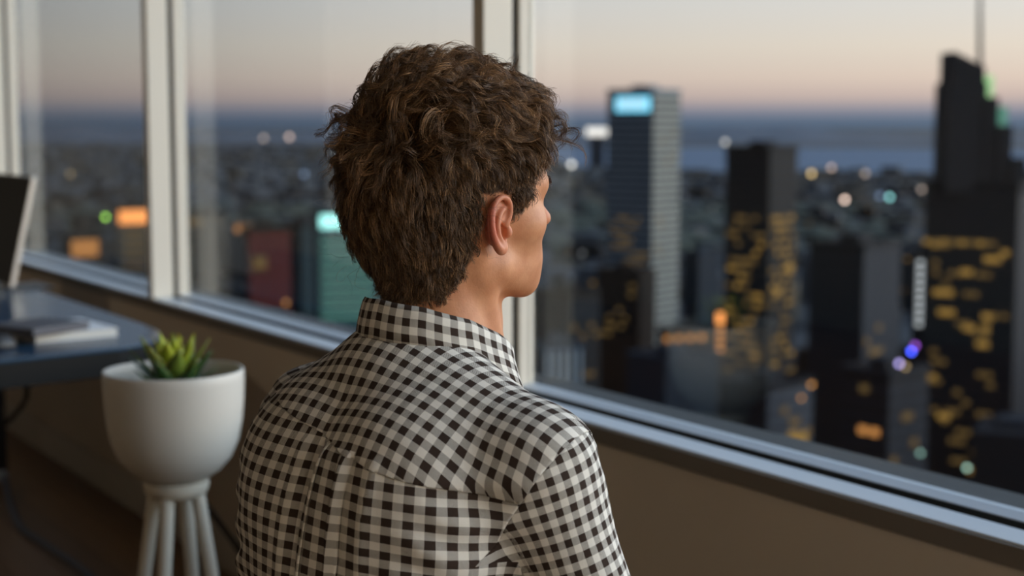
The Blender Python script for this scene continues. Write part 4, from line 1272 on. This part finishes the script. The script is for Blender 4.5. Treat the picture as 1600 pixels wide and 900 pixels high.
t.scatter('r', 8, t.z_at(600), t.z_at(480), ['dimgold'], 31)
t = Tower('grey_block', 'grey blue block in the gap before the dark tower', 1070, 1092, 1128, 398, 960, 'blue', 'grey', alpha=50)
t = Tower('long_block', 'low block with a long amber lit storey between two towers', 1030, 1036, 1114, 518, 820, 'umber', 'rust', alpha=72)
for i in range(8): t.window('r', .08 + i * .12, t.z_at(530), t.wr * .09, 3.0, 'dimgold' if i % 2 else 'amber')
t = Tower('blue_block', 'low blue roofed block under the orange lit building', 985, 1040, 1132, 566, 560, 'blue', 'blue', alpha=50)
t = Tower('dark_block', 'wide dark block low in the big pane', 1135, 1200, 1285, 610, 470, 'dark', 'slate', alpha=48)
t.window('r', .7, t.z_at(697), 7, 3.2, 'gold'); t.window('r', .55, t.z_at(690), 4, 2.6, 'gold')
t.scatter('r', 6, t.z_at(720), t.z_at(620), ['dimgold'], 41)
t = Tower('dark_block', 'dark block between slate block and stepped tower, low in the pane', 1330, 1390, 1470, 590, 430, 'dark', 'dark', alpha=48)
t.scatter('r', 5, t.z_at(760), t.z_at(600), ['dimgold'], 43); t.scatter('l', 4, t.z_at(760), t.z_at(600), ['amber', 'dimgold'], 44)

# lights that blur into discs
COLR = dict(white=(1, .95, .88), pink=(1, .72, .60), teal=(.35, .85, .85), gold=(1, .70, .32), dim=(.8, .62, .52), green=(.45, .95, .10), blue=(.06, .10, 1.0), lilac=(.55, .45, 1.0), purple=(.45, .12, .8), mint=(.55, .95, .80), amber=(1, .45, .12), ice=(.45, .62, .95))
LM = {}
def lamp_mat(c, s):
    if (c, s) not in LM: LM[(c, s)] = glow('lamp_%s_%d' % (c, len(LM)), COLR[c], s)
    return LM[(c, s)]
def city_light(x, y, d, c, s, label, r=3.4, group=None):
    p = at(x, y, d); R_ = r / FPX * d
    o = thing('city_light', label, 'light', (p[0], p[1], GZ), group)
    MB().lathe([(0, -R_)] + [(R_ * math.cos(a), R_ * math.sin(a)) for a in np.linspace(-1.2, 1.2, 7)] + [(0, R_)], p, 12).build('globe', lamp_mat(c, s), o, smooth=True)
    MB().tube([(p[0], p[1], GZ), (p[0], p[1], p[2] - R_)], R_ * .12, 6).build('mast', TONE['dark'], o)
for a in [(893, 257, 4200, 'white', 3.2, 'round white light over the river shore beside the face'),
          (1320, 312, 2300, 'pink', 5.0, 'bright pinkish light disc in front of the far shore'),
          (1390, 308, 3100, 'teal', 3.2, 'teal light disc beside the bright pinkish one'),
          (1375, 306, 2400, 'ice', 1.0, 'faint pale light disc overlapping the teal one'),
          (1268, 271, 4300, 'gold', 3.0, 'golden light just right of the dark tower top'),
          (1299, 262, 4600, 'pink', 1.8, 'dull pink light right of the golden one on the shore'),
          (1352, 271, 4400, 'dim', 1.5, 'dim brownish light on the shore, below the water'),
          (1440, 296, 2400, 'dim', 1.4, 'dim brownish light next to the stepped tower'),
          (1133, 222, 7000, 'white', 1.6, 'pale light on the water line left of the dark tower'),
          (165, 339, 900, 'green', 4.2, 'bright green light in the farthest pane'),
          (452, 214, 6000, 'pink', 2.4, 'pinkish light on the skyline behind the man'),
          (412, 216, 6200, 'dim', 1.6, 'dim light on the skyline left of the pinkish one'),
          (1424, 549, 400, 'blue', 10.0, 'deep blue light in the street by the stepped tower'),
          (1405, 568, 398, 'lilac', 4.2, 'lilac light below the deep blue one'),
          (1430, 540, 402, 'purple', 3.0, 'purple light just above the deep blue one'),
          (1415, 573, 402, 'gold', 1.2, 'weak golden light beside the lilac one'),
          (1438, 708, 396, 'mint', 1.2, 'pale mint light low in the big pane'),
          (1511, 731, 396, 'mint', 2.2, 'brighter mint light low under the stepped tower'),
          (1152, 673, 440, 'gold', 1.8, 'small golden light above the sill under the dark tower'),
          (1268, 601, 455, 'amber', 1.5, 'amber light at the foot of the dark tower'),
          (1252, 622, 440, 'amber', 1.0, 'fainter amber light below the other at the dark tower'),
          (447, 473, 420, 'amber', 1.1, 'dull amber light low in the second pane'),
          (110, 272, 3600, 'gold', .8, 'weak golden light in the farthest pane, upper part'),
          (475, 272, 3600, 'ice', 1.0, 'faint bluish light left of the hair'),
          (962, 640, 470, 'ice', .8, 'pale bluish light low right of the pale ribbed building')]:
    city_light(*a)
o = thing('lit_ferry_terminal', 'long white lit terminal on the river shore left of the sign tower', 'building', ground_pt(933, 6200))
p = at(933, 206, 6200)
MB().obox(p, RT * 44, FH * 20, np.array([0, 0, 16.0])).build('lit_roof', glow('terminal_glow', (1, .95, .90), 1.3), o)
MB().obox(np.array([p[0], p[1], (p[2] + GZ) / 2 - 8]), RT * 30, FH * 14, np.array([0, 0, (p[2] - GZ) / 2 - 8])).build('hall', TONE['grey'], o)

# the carpet of lower houses
tones = ['slate', 'brown', 'grey', 'umber', 'blue', 'dark', 'beige', 'dark', 'slate']
r = random.Random(21)
def house(i, x, d, w, dp, h, ang, tone, lit):
    c = ground_pt(x, d); o = thing('city_block', None, 'building', c)
    ax = np.array([math.cos(ang), math.sin(ang), 0]); ay = np.array([-math.sin(ang), math.cos(ang), 0]); z = np.array([0, 0, 1.0])
    MB().obox(c + z * h / 2, ax * w / 2, ay * dp / 2, z * h / 2).build('body', TONE[tone], o)
    MB().obox(c + z * (h + 1.2) + ax * w * .1, ax * w * .22, ay * dp * .25, z * 1.2).build('roof_hut', TONE['grey'], o)
    nn = ay if ay @ (CAM - c) > 0 else -ay
    for k in range(lit):
        q = bpy.data.objects.new('window', pane_mesh(3.2, 2.4, r.choice(['dimgold', 'dimgold', 'gold', 'white']))); link(q, o)
        q.location = nn * (dp / 2 + .2) + ax * w * r.uniform(-.4, .4) + z * h * r.uniform(.3, .95); q.rotation_euler = (0, 0, ang)
    near = 'near the sill' if d < 1100 else 'in mid distance' if d < 2300 else 'far off'
    cols = [(60, 'at the edge of the far pane'), (228, 'in the far pane'), (380, 'beside the cream mullion'), (520, 'beside the red tower'), (835, 'behind the man'), (940, 'beside the face'), (1075, 'around the blue sign tower'), (1145, 'before the dark tower'),
            (1260, 'around the dark tower'), (1345, 'right of the dark tower'), (1435, 'above the slate block'), (1700, 'around the stepped tower')]
    where = next(t_ for x_, t_ in cols if x < x_)
    size = 'tall' if h > 36 else 'low' if h < 20 else 'middling'
    tag(o, '%s %s city block %s %s%s' % (size, {'umber': 'dark brown', 'dark': 'black', 'blue': 'blue grey'}.get(tone, tone), near, where, ', windows lit' if lit else ''), None, 'carpet of city blocks')
cnt = tries = 0
while cnt < 270 and tries < 6000:
    tries += 1
    x = r.uniform(-60, 1660); d = 520 + 3200 * r.random() ** 1.25
    w, dp, h = r.uniform(18, 42), r.uniform(16, 34), r.uniform(10, 38) + (30 * r.random() if d < 1500 else 0)
    w *= 1 + d / 4000
    c = ground_pt(x, d); R_ = math.hypot(w, dp) / 2
    if any((c[0] - fx) ** 2 + (c[1] - fy) ** 2 < (R_ * 1.25 + fr * 1.3 + 4) ** 2 for fx, fy, fr in FOOT): continue
    FOOT.append((c[0], c[1], R_))
    house(cnt, x, d, w, dp, h, r.choice([.35, .35, .6]) + (1.57 if r.random() < .4 else 0), r.choice(tones), r.choice([0, 0, 1, 1, 2]))
    cnt += 1
far = [MB() for _ in range(3)]
for i in range(4600):
    x = r.uniform(-120, 1720) if i < 2600 else r.uniform(1680, 3500); d = 1500 + 11000 * r.random() ** 1.2
    lim = np.interp(x, [640, 860, 1100, 1350, 1700, 3500], [13000, 5900, 5400, 5100, 4900, 4100])
    if x < 640: lim = 13000
    if d > lim: d = 1500 + (lim - 1500) * r.random()
    c = ground_pt(x, d); s = r.uniform(14, 34) * (1 + d / 5000); h = r.uniform(8, 24) * (1.9 if r.random() < .06 else 1)
    an = r.uniform(0, 1.57); ax = np.array([math.cos(an), math.sin(an), 0]); ay = np.array([-ax[1], ax[0], 0])
    far[i % 3].obox(c + np.array([0, 0, h / 2]), ax * s / 2, ay * s * .4, np.array([0, 0, h / 2]))
for i in range(420):         # the city goes on beyond the picture's edges
    x = r.uniform(1760, 3400) if i % 5 else r.uniform(-700, -140); d = 420 + 1500 * r.random()
    c = ground_pt(x, d); s = r.uniform(18, 36); h = r.uniform(20, 60) + (70 * r.random() if r.random() < .25 else 0)
    an = r.choice([.35, .6]); ax = np.array([math.cos(an), math.sin(an), 0]); ay = np.array([-ax[1], ax[0], 0])
    far[i % 3].obox(c + np.array([0, 0, h / 2]), ax * s / 2, ay * s * .45, np.array([0, 0, h / 2]))
for k, (m, tn) in enumerate(zip(far, ('roofpale', 'slate', 'roofbrown'))):
    tag(m.build('rooftops', TONE[tn], g, kind='stuff'), ('pale grey', 'slate', 'brown')[k] + ' distant rooftops spreading to the horizon')
# parks: dark tree masses
M_tree = mat('dusk_trees', (.022, .032, .024), .95)
pk = MB()
for i in range(420):
    x = r.choice([r.uniform(40, 560), r.uniform(860, 1140), r.uniform(1240, 1470)]); d = r.uniform(1900, 3000)
    c = ground_pt(x, d); R_ = r.uniform(14, 30)
    pk.lathe([(R_ * .5, 0), (R_, R_ * .4), (R_ * .8, R_ * .9), (0, R_ * 1.15)], c, 7)
tag(pk.build('park_trees', M_tree, g, smooth=True, kind='stuff'), 'dark belt of park trees across the city')

# ---------------- the stool he sits on (out of frame below)
M_stool = mat('stool_wood', (.09, .05, .026), .5)
M_pad = mat('stool_pad', (.03, .03, .032), .7)
zs = LEGF.o[2] - .555 - .094
st = thing('stool', 'low round wooden stool under the seated man', 'stool', P_BASE)
MB().lathe([(.0, zs - FL - .05), (.165, zs - FL - .05), (.178, zs - FL - .035), (.178, zs - FL - .012), (.165, zs - FL), (0, zs - FL)], P_BASE, 40).build('seat', M_pad, st, smooth=True)
for a in range(4):
    t = math.pi / 4 + a * math.pi / 2
    MB().tube([P_BASE + (.12 * math.cos(t), .12 * math.sin(t), zs - FL - .05), P_BASE + (.17 * math.cos(t), .17 * math.sin(t), 0)], [.017, .013], 12).build('leg', M_stool, st, smooth=True)
